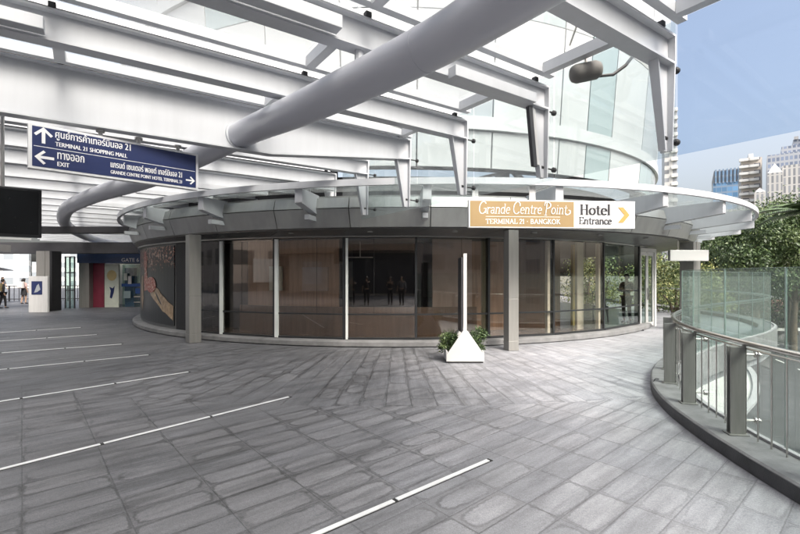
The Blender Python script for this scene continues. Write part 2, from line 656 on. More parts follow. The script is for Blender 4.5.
        if smooth:
            me.polygons.foreach_set('use_smooth', [True] * len(me.polygons))
            me.update()
            try:
                me.set_sharp_from_angle(angle=R_(40))
            except Exception:
                pass
        me.update()
        o = bpy.data.objects.new(name, me)
        link(o, parent)
        o.location = org - (WP[parent.name] if parent else Vector())
        WP[o.name] = org
        if bevel:
            b = o.modifiers.new('bevel', 'BEVEL')
            b.width = bevel
            b.segments = 2
            b.limit_method = 'ANGLE'
            b.angle_limit = R_(50)
        return o


def copy_tree(o, loc, rz=None, label=None):
    """copy of a thing with copies of its parts and sub-parts"""
    r = o.copy()
    COL.objects.link(r)
    r.location = loc
    WP[r.name] = Vector(loc)
    if rz is not None:
        r.rotation_euler = (0, 0, rz)
    if label:
        r['label'] = label
    for ch in list(o.children):
        c = ch.copy()
        COL.objects.link(c)
        c.parent = r
        for g in list(ch.children):
            d = g.copy()
            COL.objects.link(d)
            d.parent = c
    return r


def text_mesh(body):
    cu = bpy.data.curves.new('lettering', 'FONT')
    cu.body = body
    cu.resolution_u = 3
    o = bpy.data.objects.new('lettering', cu)
    COL.objects.link(o)
    bpy.context.view_layer.update()
    me = bpy.data.meshes.new_from_object(o.evaluated_get(bpy.context.evaluated_depsgraph_get()))
    vs = [v.co.copy() for v in me.vertices]
    fs = [tuple(p.vertices) for p in me.polygons]
    bpy.data.objects.remove(o)
    bpy.data.curves.remove(cu)
    bpy.data.meshes.remove(me)
    return vs, fs


def put_text(mb, body, frame, x0, y0, wd, ht, fat=0):
    """lay text into the box (x0, y0, wd, ht) of a sign frame = (origin, right, up, normal)"""
    vs, fs = text_mesh(body)
    O, Rt, U, N = frame
    ax, bx = min(v.x for v in vs), max(v.x for v in vs)
    ay, by = min(v.y for v in vs), max(v.y for v in vs)
    for k in range(2 if fat else 1):
        out = []
        for v in vs:
            px = x0 + (v.x - ax) / (bx - ax) * (wd - fat) + k * fat
            py = y0 + (v.y - ay) / (by - ay) * ht
            out.append(O + Rt * px + U * py + N * (.004 + k * .0006))
        mb.raw(out, fs)


# ------------------------------------------------------------------ a small pen-drawn serif alphabet
def arc(cx, cy, rx, ry, a0, a1, n=14):
    return [(cx + rx * math.cos(R_(a0 + (a1 - a0) * i / n)), cy + ry * math.sin(R_(a0 + (a1 - a0) * i / n))) for i in range(n + 1)]


def L_(*p):
    return list(p)


X = .64
GLY = {  # letter: (advance, thick strokes, thin serif strokes)
    'H': (.86, [L_((.17, 0), (.17, 1)), L_((.67, 0), (.67, 1)), L_((.17, .5), (.67, .5))], [(.02, .32, 0), (.02, .32, 1), (.52, .82, 0), (.52, .82, 1)]),
    'o': (.66, [arc(.32, X / 2, .25, X / 2, 0, 360, 24)], []),
    't': (.46, [L_((.20, .86), (.20, .16)) + arc(.34, .14, .14, .14, 180, 300, 6), L_((.04, X), (.40, X))], []),
    'e': (.60, [L_((.09, .36), (.51, .36)) + arc(.31, X / 2, .23, X / 2, 8, 312, 20)], []),
    'l': (.36, [L_((.17, 0), (.17, 1.02))], [(.03, .31, 0), (.04, .17, 1.02)]),
    'E': (.74, [L_((.17, 0), (.17, 1)), L_((.17, 1), (.62, 1), (.64, .8)), L_((.17, .52), (.5, .52)), L_((.17, 0), (.64, 0), (.67, .22))], [(.03, .3, 0), (.03, .3, 1)]),
    'n': (.72, [L_((.15, 0), (.15, X)), L_((.15, .44)) + arc(.36, .42, .19, .22, 150, 0, 8) + L_((.55, 0))], [(.03, .28, 0), (.43, .68, 0), (.04, .15, X)]),
    'r': (.52, [L_((.15, 0), (.15, X)), L_((.15, .42)) + arc(.36, .45, .16, .17, 150, 40, 6)], [(.03, .29, 0), (.04, .15, X)]),
    'a': (.60, [arc(.28, .47, .18, .17, 160, 0, 8) + L_((.46, .08), (.56, .02)), arc(.28, .18, .2, .17, 60, 340, 14)], []),
    'c': (.56, [arc(.31, X / 2, .24, X / 2, 40, 320, 18)], []),
    'd': (.68, [arc(.30, X / 2, .23, X / 2, 20, 340, 20), L_((.52, 1.0), (.52, 0))], [(.40, .52, 1.0), (.52, .63, 0)]),
    'i': (.34, [L_((.16, 0), (.16, X)), L_((.16, .84), (.16, .9))], [(.04, .3, 0), (.05, .16, X)]),
    'G': (.86, [arc(.44, .5, .37, .52, 42, 350, 24), L_((.80, .42), (.80, .06)), L_((.56, .42), (.82, .42))], []),
    'C': (.80, [arc(.44, .5, .37, .52, 42, 318, 24), L_((.72, .86), (.74, .66))], []),
    'P': (.74, [L_((.2, -.12), (.2, 1)), arc(.2, .73, .44, .28, 90, -90, 14), arc(.1, .8, .14, .22, 200, 60, 8)], [(.06, .34, -.12)]),
    'T': (.74, [L_((.37, 0), (.37, 1)), L_((.06, .78), (.06, 1), (.68, 1), (.68, .78))], [(.22, .52, 0)]),
    'R': (.80, [L_((.18, 0), (.18, 1)), L_((.18, 1), (.4, 1)) + arc(.4, .75, .22, .25, 90, -90, 10) + L_((.18, .5)), L_((.40, .5), (.72, 0))], [(.04, .32, 0), (.62, .8, 0), (.04, .18, 1)]),
    'M': (1.0, [L_((.16, 0), (.16, 1)), L_((.16, 1), (.50, .1)), L_((.5, .1), (.84, 1)), L_((.84, 1), (.84, 0))], [(.04, .28, 0), (.7, .96, 0)]),
    'I': (.38, [L_((.19, 0), (.19, 1))], [(.05, .33, 0), (.05, .33, 1)]),
    'N': (.86, [L_((.16, 0), (.16, 1)), L_((.16, 1), (.68, 0)), L_((.68, 0), (.68, 1))], [(.04, .28, 0), (.56, .8, 1)]),
    'A': (.84, [L_((.1, 0), (.42, 1)), L_((.42, 1), (.74, 0)), L_((.22, .36), (.62, .36))], [(.0, .2, 0), (.62, .86, 0)]),
    'L': (.68, [L_((.18, 1), (.18, 0), (.60, 0), (.62, .22))], [(.04, .32, 1), (.04, .18, 0)]),
    'B': (.76, [L_((.18, 0), (.18, 1)), arc(.34, .76, .24, .24, 90, -90, 10), arc(.34, .26, .30, .26, 90, -90, 10), L_((.18, 1), (.34, 1)), L_((.18, .52), (.34, .52)), L_((.18, 0), (.34, 0))], []),
    'K': (.80, [L_((.18, 0), (.18, 1)), L_((.18, .42), (.62, 1)), L_((.34, .62), (.70, 0))], [(.04, .32, 0), (.04, .32, 1), (.58, .8, 0)]),
    'O': (.88, [arc(.43, .5, .36, .52, 0, 360, 26)], []),
    '2': (.60, [arc(.30, .74, .20, .26, 170, -20, 10) + L_((.08, 0), (.52, 0))], []),
    '1': (.44, [L_((.08, .82), (.22, 1), (.22, 0))], [(.08, .36, 0)]),
    '.': (.40, [L_((.2, .44), (.2, .56))], []),
    ' ': (.32, [], []),
}


def hull(pts):
    pts = sorted(set((round(a, 6), round(b, 6)) for a, b in pts))
    def half(ps):
        h = []
        for p in ps:
            while len(h) > 1 and (h[-1][0] - h[-2][0]) * (p[1] - h[-2][1]) - (h[-1][1] - h[-2][1]) * (p[0] - h[-2][0]) <= 1e-9:
                h.pop()
            h.append(p)
        return h
    return half(pts)[:-1] + half(pts[::-1])[:-1]


def pen_text(mb, body, frame, x0, y0, wd, cap, pen=(.15, .05), shear=0, big=None):
    """write with a broad pen; big = cap scale for capitals in script"""
    O, Rt, U, N = frame
    adv = 0
    polys = []
    for ch in body:
        a, strokes, ser = GLY[ch]
        k = big if (big and ch.isupper()) else 1
        def seg(p, q, pw, pt):
            cs = []
            for c in (p, q):
                for sx in (-1, 1):
                    for sy in (-1, 1):
                        cs.append((c[0] + sx * pw / 2, c[1] + sy * pt / 2))
            polys.append([((adv + x * k) + shear * y * k, y * k) for x, y in hull(cs)])
        for st in strokes:
            for p, q in zip(st, st[1:]):
                seg(p, q, *pen)
        for sx0, sx1, sy in ser:
            seg((sx0, sy), (sx1, sy), .02, pen[1])
        adv += a * k
    sc = wd / adv
    for i, p in enumerate(polys):
        mb.face([O + Rt * (x0 + a * sc) + U * (y0 + b * cap) + N * (.004 + .00006 * i) for a, b in p])


# ------------------------------------------------------------------ people
def skinned(name, mat, parent, pts, edges, rad, sub=1, root=0):
    me = bpy.data.meshes.new('grow')
    me.from_pydata(pts, edges, [])
    o = bpy.data.objects.new('grow', me)
    COL.objects.link(o)
    sk = o.modifiers.new('skin', 'SKIN')
    sk.use_smooth_shade = True
    sk.branch_smoothing = .6
    for i, r in enumerate(rad):
        sv = me.skin_vertices[0].data[i]
        sv.radius = r if isinstance(r, tuple) else (r, r)
        sv.use_root = (i == root)
    ss = o.modifiers.new('sub', 'SUBSURF')
    ss.levels = ss.render_levels = sub
    bpy.context.view_layer.update()
    nm = bpy.data.meshes.new_from_object(o.evaluated_get(bpy.context.evaluated_depsgraph_get()))
    bpy.data.objects.remove(o)
    bpy.data.meshes.remove(me)
    nm.name = name
    nm.materials.clear()
    nm.materials.append(M[mat])
    nm.polygons.foreach_set('use_smooth', [True] * len(nm.polygons))
    ob = bpy.data.objects.new(name, nm)
    link(ob, parent)
    return ob


def person(loc, rz, h, label, top, bottom, short_legs=False, skirt=False, long_hair=False, stride=.12, arms='down', long_sleeve=True, shoe='cloth_black', group=None):
    """a figure of height h facing local -Y, standing on loc"""
    root = thing('person', loc, label, 'person', group)
    root.rotation_euler = (0, 0, rz)
    k = h / 1.7
    st = stride
    V = []
    E_ = []
    Rr = []
    def add(p, r, frm=None):
        V.append(tuple(c * k for c in p))
        Rr.append(tuple(x * k for x in r) if isinstance(r, tuple) else r * k)
        if frm is not None:
            E_.append((frm, len(V) - 1))
        return len(V) - 1
    pel = add((0, 0, .93), (.145, .10))
    wai = add((0, 0, 1.07), (.125, .085), pel)
    che = add((0, .005, 1.27), (.15, .10), wai)
    nb = add((0, .01, 1.42), (.07, .06), che)
    nk = add((0, 0, 1.47), .048, nb)
    jaw = add((0, -.02, 1.525), (.055, .062), nk)
    hd = add((0, -.008, 1.595), (.073, .088), jaw)
    ct = add((0, .005, 1.665), (.055, .065), hd)
    nose = add((0, -.108, 1.575), .012, hd)
    legs = []
    for s in (-1, 1):
        yy = s * st
        hip = add((s * .09, 0, .86), .085, pel)
        kn = add((s * .095, yy * .55 - .02, .48), .055, hip)
        an = add((s * .10, yy + .03, .09), .037, kn)
        hl = add((s * .10, yy + .035, .035), .033, an)
        to = add((s * .11, yy - .13, .025), (.035, .022), hl)
        legs.append((hip, kn, an, hl, to))
        sh = add((s * .175, .01, 1.375), .058, che)
        if arms == 'down':
            el = add((s * .235, .02 - yy * .3, 1.11), .042, sh)
            wr = add((s * .245, -.05 - yy * .6, .87), .028, el)
            hdir = Vector((0, -.03, -.09))
        elif arms == 'folded':
            el = add((s * .25, -.03, 1.11), .042, sh)
            wr = add((s * .02, -.20, 1.13 + s * .02), .028, el)
            hdir = Vector((-s * .09, -.01, .01))
        elif arms == 'camera':
            el = add((s * .24, -.12, 1.20), .042, sh)
            wr = add((s * .07, -.26, 1.47), .028, el)
            hdir = Vector((-s * .03, -.02, .085))
        else:                                       # one hand at a strap on the chest
            el = add((s * .25, .0, 1.12), .042, sh)
            wr = add((s * .14, -.15, 1.27), .028, el)
            hdir = Vector((-s * .05, -.01, .07))
        wv = Vector(V[wr]) / k
        pl = add(tuple(wv + hdir * .7), (.036, .020), wr)
        hx = hdir.normalized()
        sd_ = Vector((0, 1, 0)) if arms == 'down' else Vector((0, 0, 1)) if arms == 'folded' else Vector((1, 0, 0))
        for fi, (off, ln) in enumerate(((-.028, .066), (-.009, .076), (.010, .072), (.028, .055))):
            a = add(tuple(wv + hdir * .95 + sd_ * off), .0085, pl)
            b = add(tuple(wv + hdir * .95 + sd_ * off + hx * ln * .55 + Vector((0, -.006, 0))), .008, a)
            add(tuple(wv + hdir * .95 + sd_ * off + hx * ln + Vector((0, -.020, 0))), .007, b)
        a = add(tuple(wv + hdir * .45 - sd_ * .036), .010, pl)
        add(tuple(wv + hdir * .85 - sd_ * .062), .008, a)
    body = skinned('body', 'skin', root, V, E_, Rr, 1, pel)
    # shirt
    def garment(name, mat, idx, grow, ends=None):
        m = {j: i for i, j in enumerate(idx)}
        ee = [(m[a], m[b]) for a, b in E_ if a in m and b in m]
        rr = []
        for j in idx:
            r = Rr[j]
            rr.append(tuple(x + grow * k for x in r) if isinstance(r, tuple) else r + grow * k)
        pp = [V[j] for j in idx]
        return skinned(name, mat, root, pp, ee, rr, 1, 0)
    arm0 = [i for i, v in enumerate(V)]
    sh_i = []
    for s in (0, 1):
        base = 9 + s * 22
        sh_i += [base + 5, base + 6] + ([base + 7] if long_sleeve else [])
    garment('shirt', top, [pel, wai, che, nb] + sh_i, .016)
    li = [pel]
    for hip, kn, an, hl, to in legs:
        li += [hip, kn] + ([] if short_legs else [an])
    if skirt:
        b = MB()
        n = 18
        prof = [(.135, .10, 1.02), (.165, .125, .9), (.19, .15, .72), (.20, .16, .58)]
        vs = [(math.cos(2 * math.pi * i / n) * rx * k, math.sin(2 * math.pi * i / n) * ry * k, z * k) for rx, ry, z in prof for i in range(n)]
        fs = [(r * n + i, r * n + (i + 1) % n, (r + 1) * n + (i + 1) % n, (r + 1) * n + i) for r in range(3) for i in range(n)]
        b.raw([Vector(v) + WP[root.name] for v in vs], fs)
        b.build('skirt', bottom, root, smooth=True)
    else:
        garment('trousers', bottom, li, .014)
    for hip, kn, an, hl, to in legs:
        garment('shoe', shoe, [an, hl, to], .009)
    # hair cap
    b = MB()
    n, mrows = 16, 7
    vs = []
    for r in range(mrows + 1):
        ph = math.pi * .62 * r / mrows
        for i in range(n):
            a = 2 * math.pi * i / n
            back = .5 + .5 * math.sin(a)
            z = math.cos(ph)
            rr = math.sin(ph)
            drop = 0 if z > .1 else (z - .1) * (.25 if back < .42 else (2.2 if long_hair else .9))
            zz = 1.625 + max(.02, z) * .078 if back < .42 and z < .1 else 1.612 + .092 * z + drop * .12
            vs.append((math.cos(a) * rr * .088 * k, (math.sin(a) * rr * .098 + .006) * k, zz * k))
    fs = [(r * n + i, r * n + (i + 1) % n, (r + 1) * n + (i + 1) % n, (r + 1) * n + i) for r in range(mrows) for i in range(n)]
    b.raw([Vector(v) + WP[root.name] for v in vs], fs)
    if long_hair:
        b.tube([Vector((0, .07 * k, 1.62 * k)) + WP[root.name], Vector((0, .095 * k, 1.5 * k)) + WP[root.name], Vector((0, .10 * k, 1.36 * k)) + WP[root.name]], [.075 * k, .07 * k, .04 * k], 10)
    b.build('hair', 'hair_black', root, smooth=True)
    e = MB()
    for s in (-1, 1):
        c = Vector((s * .03 * k, -.086 * k, 1.595 * k)) + WP[root.name]
        e.tube([c + Vector((0, .006, 0)), c + Vector((0, -.008, 0))], [.011 * k, .006 * k], 8)
    c = Vector((0, -.082 * k, 1.535 * k)) + WP[root.name]
    e.cbox(c, (.04 * k, 0, 0), (0, .02 * k, 0), (0, 0, .008 * k))
    e.build('face_features', 'hair_black', root, smooth=True)
    return root


# ------------------------------------------------------------------ foliage
def leaf_cloud(mb, centre, rad, n, size, mats=3, droop=.3, clump=9):
    """leaf-sized faces gathered in clumps through a crown's volume"""
    centre = Vector(centre)
    cl = []
    while len(cl) < clump:
        p = Vector((rnd.uniform(-1, 1), rnd.uniform(-1, 1), rnd.uniform(-1, 1)))
        if .25 < p.length < 1:
            cl.append((p, rnd.uniform(.28, .5), rnd.choice(range(mats))))
    for i in range(n):
        c, r, mt = cl[i % clump]
        p = Vector((rnd.gauss(0, .45), rnd.gauss(0, .45), rnd.gauss(0, .38))) * r + c
        p = Vector((p.x * rad[0], p.y * rad[1], p.z * rad[2])) + centre
        d = Vector((rnd.uniform(-1, 1), rnd.uniform(-1, 1), rnd.uniform(-.9, .5) - droop)).normalized()
        s = d.cross(Vector((rnd.uniform(-1, 1), rnd.uniform(-1, 1), rnd.uniform(-1, 1)))).normalized()
        L = size * rnd.uniform(.6, 1.4)
        wv = L * rnd.uniform(.14, .26)
        mb.cur = mt if rnd.random() < .7 else rnd.randrange(mats)
        mb.face([p, p + d * L * .5 + s * wv, p + d * L, p + d * L * .5 - s * wv])
    mb.cur = 0


def frond(mb, base, d, length, leaflets=22, width=.5, mats=2):
    """an arching pinnate palm frond"""
    base = Vector(base)
    d = Vector(d).normalized()
    side = d.cross(Vector((0, 0, 1))).normalized()
    pts = []
    for i in range(9):
        t = i / 8
        pts.append(base + d * length * t + Vector((0, 0, -length * .45 * t * t)))
    mb.cur = 0
    mb.tube(pts, [.03 * (1 - .8 * i / 8) + .004 for i in range(9)], 5)
    for i in range(leaflets):
        t = .12 + .86 * i / leaflets
        q = t * 8
        j = min(7, int(q))
        p = pts[j].lerp(pts[j + 1], q - j)
        L = width * math.sin(math.pi * (.15 + .8 * t)) * rnd.uniform(.8, 1.1)
        for s in (-1, 1):
            v = (side * s + d * .55 + Vector((0, 0, -.45))).normalized()
            wv = d * .035
            mb.cur = rnd.randrange(mats)
            mb.face([p - wv, p + v * L * .5 - wv * .9, p + v * L, p + v * L * .5 + wv * .9, p + wv])
    mb.cur = 0


def tree(name, x, y, z0, h, crown, label, cat='tree', mats=('leaf_dark', 'leaf_mid', 'leaf_light'), n=2600, leaf=.34, group=None, tr=.16, droop=.3, base=.42):
    root = thing(name, (x, y, z0), label, cat, group)
    t = MB()
    lean = Vector((rnd.uniform(-.2, .2), rnd.uniform(-.2, .2), 0))
    pts = [Vector((x, y, z0)) + lean * (i / 5) + Vector((rnd.uniform(-.05, .05), rnd.uniform(-.05, .05), h * .8 * i / 5)) for i in range(6)]
    t.tube(pts, [tr * (1.25 - .9 * i / 5) for i in range(6)], 9)
    cz = z0 + h * base
    cc = Vector((x, y, z0 + h * (base + 1) / 2)) + lean
    for i in range(7):
        a = 2 * math.pi * i / 7 + rnd.uniform(-.3, .3)
        p = pts[2 + i % 3]
        q = cc + Vector((math.cos(a) * crown * .65, math.sin(a) * crown * .65, rnd.uniform(-.2, .35) * h * .3))
        t.tube([p, p.lerp(q, .5) + Vector((0, 0, .15)), q], [tr * .5, tr * .3, tr * .1], 6)
    t.build('trunk', 'bark', root, smooth=True)
    c = MB()
    leaf_cloud(c, cc, (crown, crown, h * (1 - base) / 2), n, leaf, len(mats), droop, clump=40)
    c.build('crown', list(mats), root, fix=False)
    return root


# ================================================================== SETTING
GZ = -5.0                                          # street level below the raised walkway
RAIL = [(3.25, -9), (3.27, -6), (3.3, -3), (3.34, 0), (3.40, 2), (3.46, 3.5), (3.60, 4.7), (3.86, 5.8), (4.32, 6.85), (5.12, 8.05), (6.42, 9.45), (8.2, 10.9), (10.6, 12.7), (12.6, 14.9), (13.9, 18.2), (14.3, 23), (14.3, 34), (14.3, 58)]


def spline(pts, per=8):
    out = []
    P = [Vector(p) for p in pts]
    for i in range(len(P) - 1):
        p0, p1, p2, p3 = P[max(i - 1, 0)], P[i], P[i + 1], P[min(i + 2, len(P) - 1)]
        for k in range(per):
            t = k / per
            out.append(.5 * ((2 * p1) + (p2 - p0) * t + (2 * p0 - 5 * p1 + 4 * p2 - p3) * t * t + (3 * p1 - p0 - 3 * p2 + p3) * t ** 3))
    out.append(P[-1])
    return out


RS = spline(RAIL, 8)


def along(path, step, start=0):
    """points at equal steps on a path, with tangents"""
    out = []
    acc = start
    for a, b in zip(path, path[1:]):
        L = (b - a).length
        while acc <= L:
            out.append((a.lerp(b, acc / L), (b - a).normalized()))
            acc += step
        acc -= L
    return out


# street-level ground
g = MB()
g.face([(-2500, -2500, GZ - .012), (2500, -2500, GZ - .012), (2500, 2500, GZ - .012), (-2500, 2500, GZ - .012)])
tag(g.build('ground', 'earth'), kind='structure')
g = MB()
pl = [(9.5, 11), (12.5, 15), (15.6, 20), (19.2, 23.6), (22.4, 27.4), (25.5, 32), (28, 38), (31, 45), (36, 58), (44, 74), (20, 74), (2, 60), (-2, 40), (2, 25)]
g.face([(a, b, GZ) for a, b in pl])
tag(g.build('plaza', 'plaza_white'), kind='structure')
g = MB()
g.face([(a, b, GZ - .006) for a, b in [(4, -40), (40, -40), (60, 20), (75, 80), (44, 74), (36, 58), (31, 45), (28, 38), (25.5, 32), (22.4, 27.4), (19.2, 23.6), (15.6, 20), (12.5, 15), (9.5, 11), (4, 4)]])
tag(g.build('road', 'asphalt'), kind='structure')
g = MB()
pk = [Vector((a, b)) for a, b in [(12.5, 15), (15.6, 20), (19.2, 23.6), (22.4, 27.4), (25.5, 32), (28, 38), (31, 45), (36, 58)]]
pk = spline([(p.x, p.y) for p in pk], 5)
g.path(pk, [(-.16, GZ - .004), (-.16, GZ + .14), (.16, GZ + .14), (.16, GZ - .004)])
tag(g.build('kerb', 'conc_grey'), kind='structure')
for off in (3.2, 6.4):
    g = MB()
    for p, d in along(pk, 3.6):
        nrm = Vector((d.y, -d.x))
        c = p + nrm * off
        g.cbox((c.x, c.y, GZ), (d.x * 1.8, d.y * 1.8, 0), (nrm.x * .12, nrm.y * .12, 0), (0, 0, .006))
    tag(g.build('road_marking', 'road_paint'), kind='structure')

# the raised walkway deck: a slab
edge = [(p.x, p.y) for p in RS]
deck = [(-60, -30), (3.25, -30)] + edge + [(14.3, 60), (-60, 60)]
g = MB()
g.prism(deck, -.7, 0)
tag(g.build('walkway', 'paving', fix=True), kind='structure')

# kerb under the railing
g = MB()
g.path(RS, [(.32, .003), (.32, .135), (.30, .15), (-.16, .15), (-.16, -.45), (-.003, -.45), (-.003, .003)])
g.cur = 0
tag(g.build('deck_kerb', ['kerb_stone']), kind='structure')
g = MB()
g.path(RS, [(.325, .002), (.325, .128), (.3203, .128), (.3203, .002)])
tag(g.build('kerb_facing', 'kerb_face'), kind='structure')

# ------------------------------------------------------------------ floor strips (inlaid steel)
STR = [((-.57, 3.02), (.875, 4.23), 2.6, 'nearest steel floor strip, running to the bottom edge of the picture'),
       ((-3.69, 4.015), (-1.62, 6.42), 3.2, 'long steel floor strip, second nearest, ending left of the triangular planter'),
       ((-5.67, 6.17), (-3.9, 8.07), 3.0, 'steel floor strip ending below the left grey column'),
       ((-7.58, 8.24), (-5.63, 9.79), 3.0, 'steel floor strip crossing the dark paving beyond the third nearest strip'),
       ((-8.9, 10.2), (-7.2, 11.3), 2.2, 'thin steel floor strip near the left end of the mural'),
       ((-10.6, 12.0), (-9.1, 13.1), 2.2, 'short faint steel floor strip far left, in front of the poster board'),
       ((-12.4, 13.6), (-10.9, 14.9), 2.0, 'farthest faint steel floor strip on the dark paving towards the shop')]
for (a, b, extra, lab) in STR:
    a, b = Vector(a), Vector(b)
    d = (b - a).normalized()
    a0 = a - d * extra
    n = Vector((-d.y, d.x))
    tot = (b - a0).length
    root = thing('floor_strip', (*((a0 + b) / 2), 0), lab, 'floor strip', 'steel strips let into the paving')
    pos = tot
    while pos > .1:
        L = min(1.18, pos)
        p0 = a0 + d * (pos - L)
        m = MB()
        m.cbox((*(p0 + d * (L / 2 - .012)), .005), (d.x * (L - .035), d.y * (L - .035), 0), (n.x * .042, n.y * .042, 0), (0, 0, .010))
        m.build('steel_bar', 'strip_steel', root)
        pos -= L
    m = MB()
    m.cbox((*((a0 + b) / 2), .0015), (d.x * (tot + .02), d.y * (tot + .02), 0), (n.x * .062, n.y * .062, 0), (0, 0, .004))
    m.build('channel', 'joint_black', root)

# ------------------------------------------------------------------ the balustrade along the deck edge
def arclen(y):
    acc = 0
    for a, b in zip(RS, RS[1:]):
        if a.y <= y <= b.y:
            return acc + (b - a).length * (y - a.y) / (b.y - a.y)
        acc += (b - a).length


POST0 = arclen(4.50) % 1.10
bal = thing('balustrade', (4.2, 6.8, .15), 'curved steel and glass railing along the walkway edge, right side', 'railing')
m = MB()
m.tube([(p.x, p.y, 1.10) for p in RS], .030, 12)
m.build('handrail', 'steel', bal, smooth=True)
m = MB()
m.tube([(p.x, p.y, 1.045) for p in RS], .010, 6)
m.build('lower_rail', 'steel', bal, smooth=True)
m = MB()
m.path(RS, [(-.075, .152), (-.075, .175), (-.125, .175), (-.125, .152)])
m.build('glass_channel', 'conc_grey', bal)
for p, d in along(RS, 1.10, POST0):
    if p.y < -4 or p.y > 9.2:
        continue
    n = Vector((-d.y, d.x))
    c = p + n * .085
    pm = MB()
    for s in (-1, 1):
        q = c + d * s * .03
        pm.cbox((q.x, q.y, .605), (d.x * .014, d.y * .014, 0), (n.x * .14, n.y * .14, 0), (0, 0, .91))
    pm.cbox((c.x, c.y, .158), (d.x * .14, d.y * .14, 0), (n.x * .19, n.y * .19, 0), (0, 0, .012))
    q = p + n * .02
    pm.bar((q.x, q.y, 1.03), (p.x, p.y, 1.08), .03)
    po = pm.build('post', 'post_metal', bal, bevel=.003)
    for zz in (.30, .98):
        cm = MB()
        q = p - n * .0
        cm.tube([(q.x, q.y, zz), (q.x - n.x * .15, q.y - n.y * .15, zz)], .014, 8)
        cm.tube([(q.x - n.x * .09, q.y - n.y * .09, zz), (q.x - n.x * .125, q.y - n.y * .125, zz)], .032, 10)
        cm.build('glass_clamp', 'steel', po, smooth=True)
cnt = 0
for p, d in along(RS, .186, .1):
    if p.y < .5 or p.y > 9.2:
        continue
    m = MB()
    m.tube([(p.x, p.y, .15), (p.x, p.y, 1.045)], .0075, 7, cap=False)
    m.build('baluster', 'steel', bal, smooth=True)
pts = along(RS, 1.0, .1)
for (p, d), (q, e) in zip(pts, pts[1:]):
    if p.y < -4 or p.y > 13:
        continue
    n = Vector((-d.y, d.x))
    f = (q - p).normalized()
    o = p - n * .105 + f * .012
    m = MB()
    m.obox((o.x, o.y, .17), (f.x * ((q - p).length - .024), f.y * ((q - p).length - .024), 0), (-n.x * .012, -n.y * .012, 0), (0, 0, 1.70))
    gp = m.build('glass_panel', 'rail_glass', bal)
    m = MB()
    wv = f * ((q - p).length - .024)
    t3 = Vector((-n.x * .0124, -n.y * .0124, 0))
    b3 = Vector((o.x + n.x * .0002, o.y + n.y * .0002, 0))
    f3 = Vector((f.x, f.y, 0))
    m.obox(b3 + Vector((0, 0, .17)) - f3 * .0045, f3 * .004, t3, (0, 0, 1.70))
    m.obox(b3 + Vector((0, 0, .17)) + f3 * (wv.length + .0005), f3 * .004, t3, (0, 0, 1.70))
    m.obox(b3 + Vector((0, 0, 1.8705)), f3 * wv.length, t3, (0, 0, .004))
    m.build('polished_edge', 'glass_edge', gp)

# ================================================================== THE ROUND PAVILION
A_ = [-49.5, -36.0, -30.0, -25.4, -16.1, -6.3, 3.1, 12.9, 23.1, 33.8, 47.0]      # glazing joints
GR = 11.2
pav = thing('pavilion', (PC.x, PC.y, 0), 'round low hotel pavilion with curved glass front and grey metal eaves', 'building')


def pp(deg, r, z=None, c=PC):
    a = R_(deg)
    x, y = c.x + r * math.sin(a), c.y - r * math.cos(a)
    return Vector((x, y)) if z is None else Vector((x, y, z))


def degs(a, b, n):
    return [R_(a + (b - a) * i / n) for i in range(n + 1)]


m = MB()
m.sweep(PC.x, PC.y, [(GR - .3, .004), (GR + .22, .004), (GR + .26, .03), (GR + .26, .13), (GR + .22, .16), (GR - .3, .16)], degs(-180, 50, 90))
m.build('plinth', 'sill_stone', pav, smooth=True)
m = MB()
m.prism([tuple(pp(d, GR - .32)) for d in range(0, 360, 6)], .006, .15)
m.build('lobby_floor', 'lobby_floor', pav)
m = MB()
m.prism([tuple(pp(d, GR + .05)) for d in range(0, 360, 6)], 2.80, 2.92)
m.build('ceiling', 'dark_interior', pav)
# glazing
GT, GB, TR = 2.74, .165, .80
for i in range(2, len(A_) - 1):
    a, b = A_[i], A_[i + 1]
    p, q = pp(a, GR), pp(b, GR)
    d = (q - p).normalized()
    n = Vector((d.y, -d.x))
    L = (q - p).length
    mat = 'lobby_glass' if i >= 9 else 'facade_glass'
    for z0, z1 in ((GB + .05, TR - .02), (TR + .02, GT)):
        m = MB()
        m.obox((p.x + d.x * .03, p.y + d.y * .03, z0), (d.x * (L - .06), d.y * (L - .06), 0), (n.x * .012, n.y * .012, 0), (0, 0, z1 - z0))
        m.build('glass_pane', mat, pav)
    m = MB()
    m.obox((p.x + d.x * .03 - n.x * .02, p.y + d.y * .03 - n.y * .02, TR - .0195), (d.x * (L - .06), d.y * (L - .06), 0), (n.x * .05, n.y * .05, 0), (0, 0, .039))
    m.build('transom', 'mullion_dark', pav)
    m = MB()
    m.obox((p.x + d.x * .03 - n.x * .03, p.y + d.y * .03 - n.y * .03, GB - .003), (d.x * (L - .06), d.y * (L - .06), 0), (n.x * .07, n.y * .07, 0), (0, 0, .05))
    m.build('bottom_rail', 'mullion_dark', pav)
    if L > 1.2 and i not in (9,):
        # a thin butt joint in the middle third of each bay
        t = .42 if i % 2 else .62
        c = p + d * L * t + n * .014
        m = MB()
        m.cbox((c.x, c.y, (TR + GT) / 2), (d.x * .008, d.y * .008, 0), (n.x * .004, n.y * .004, 0), (0, 0, GT - TR - .02))
        m.build('glass_joint', 'joint_black', pav)
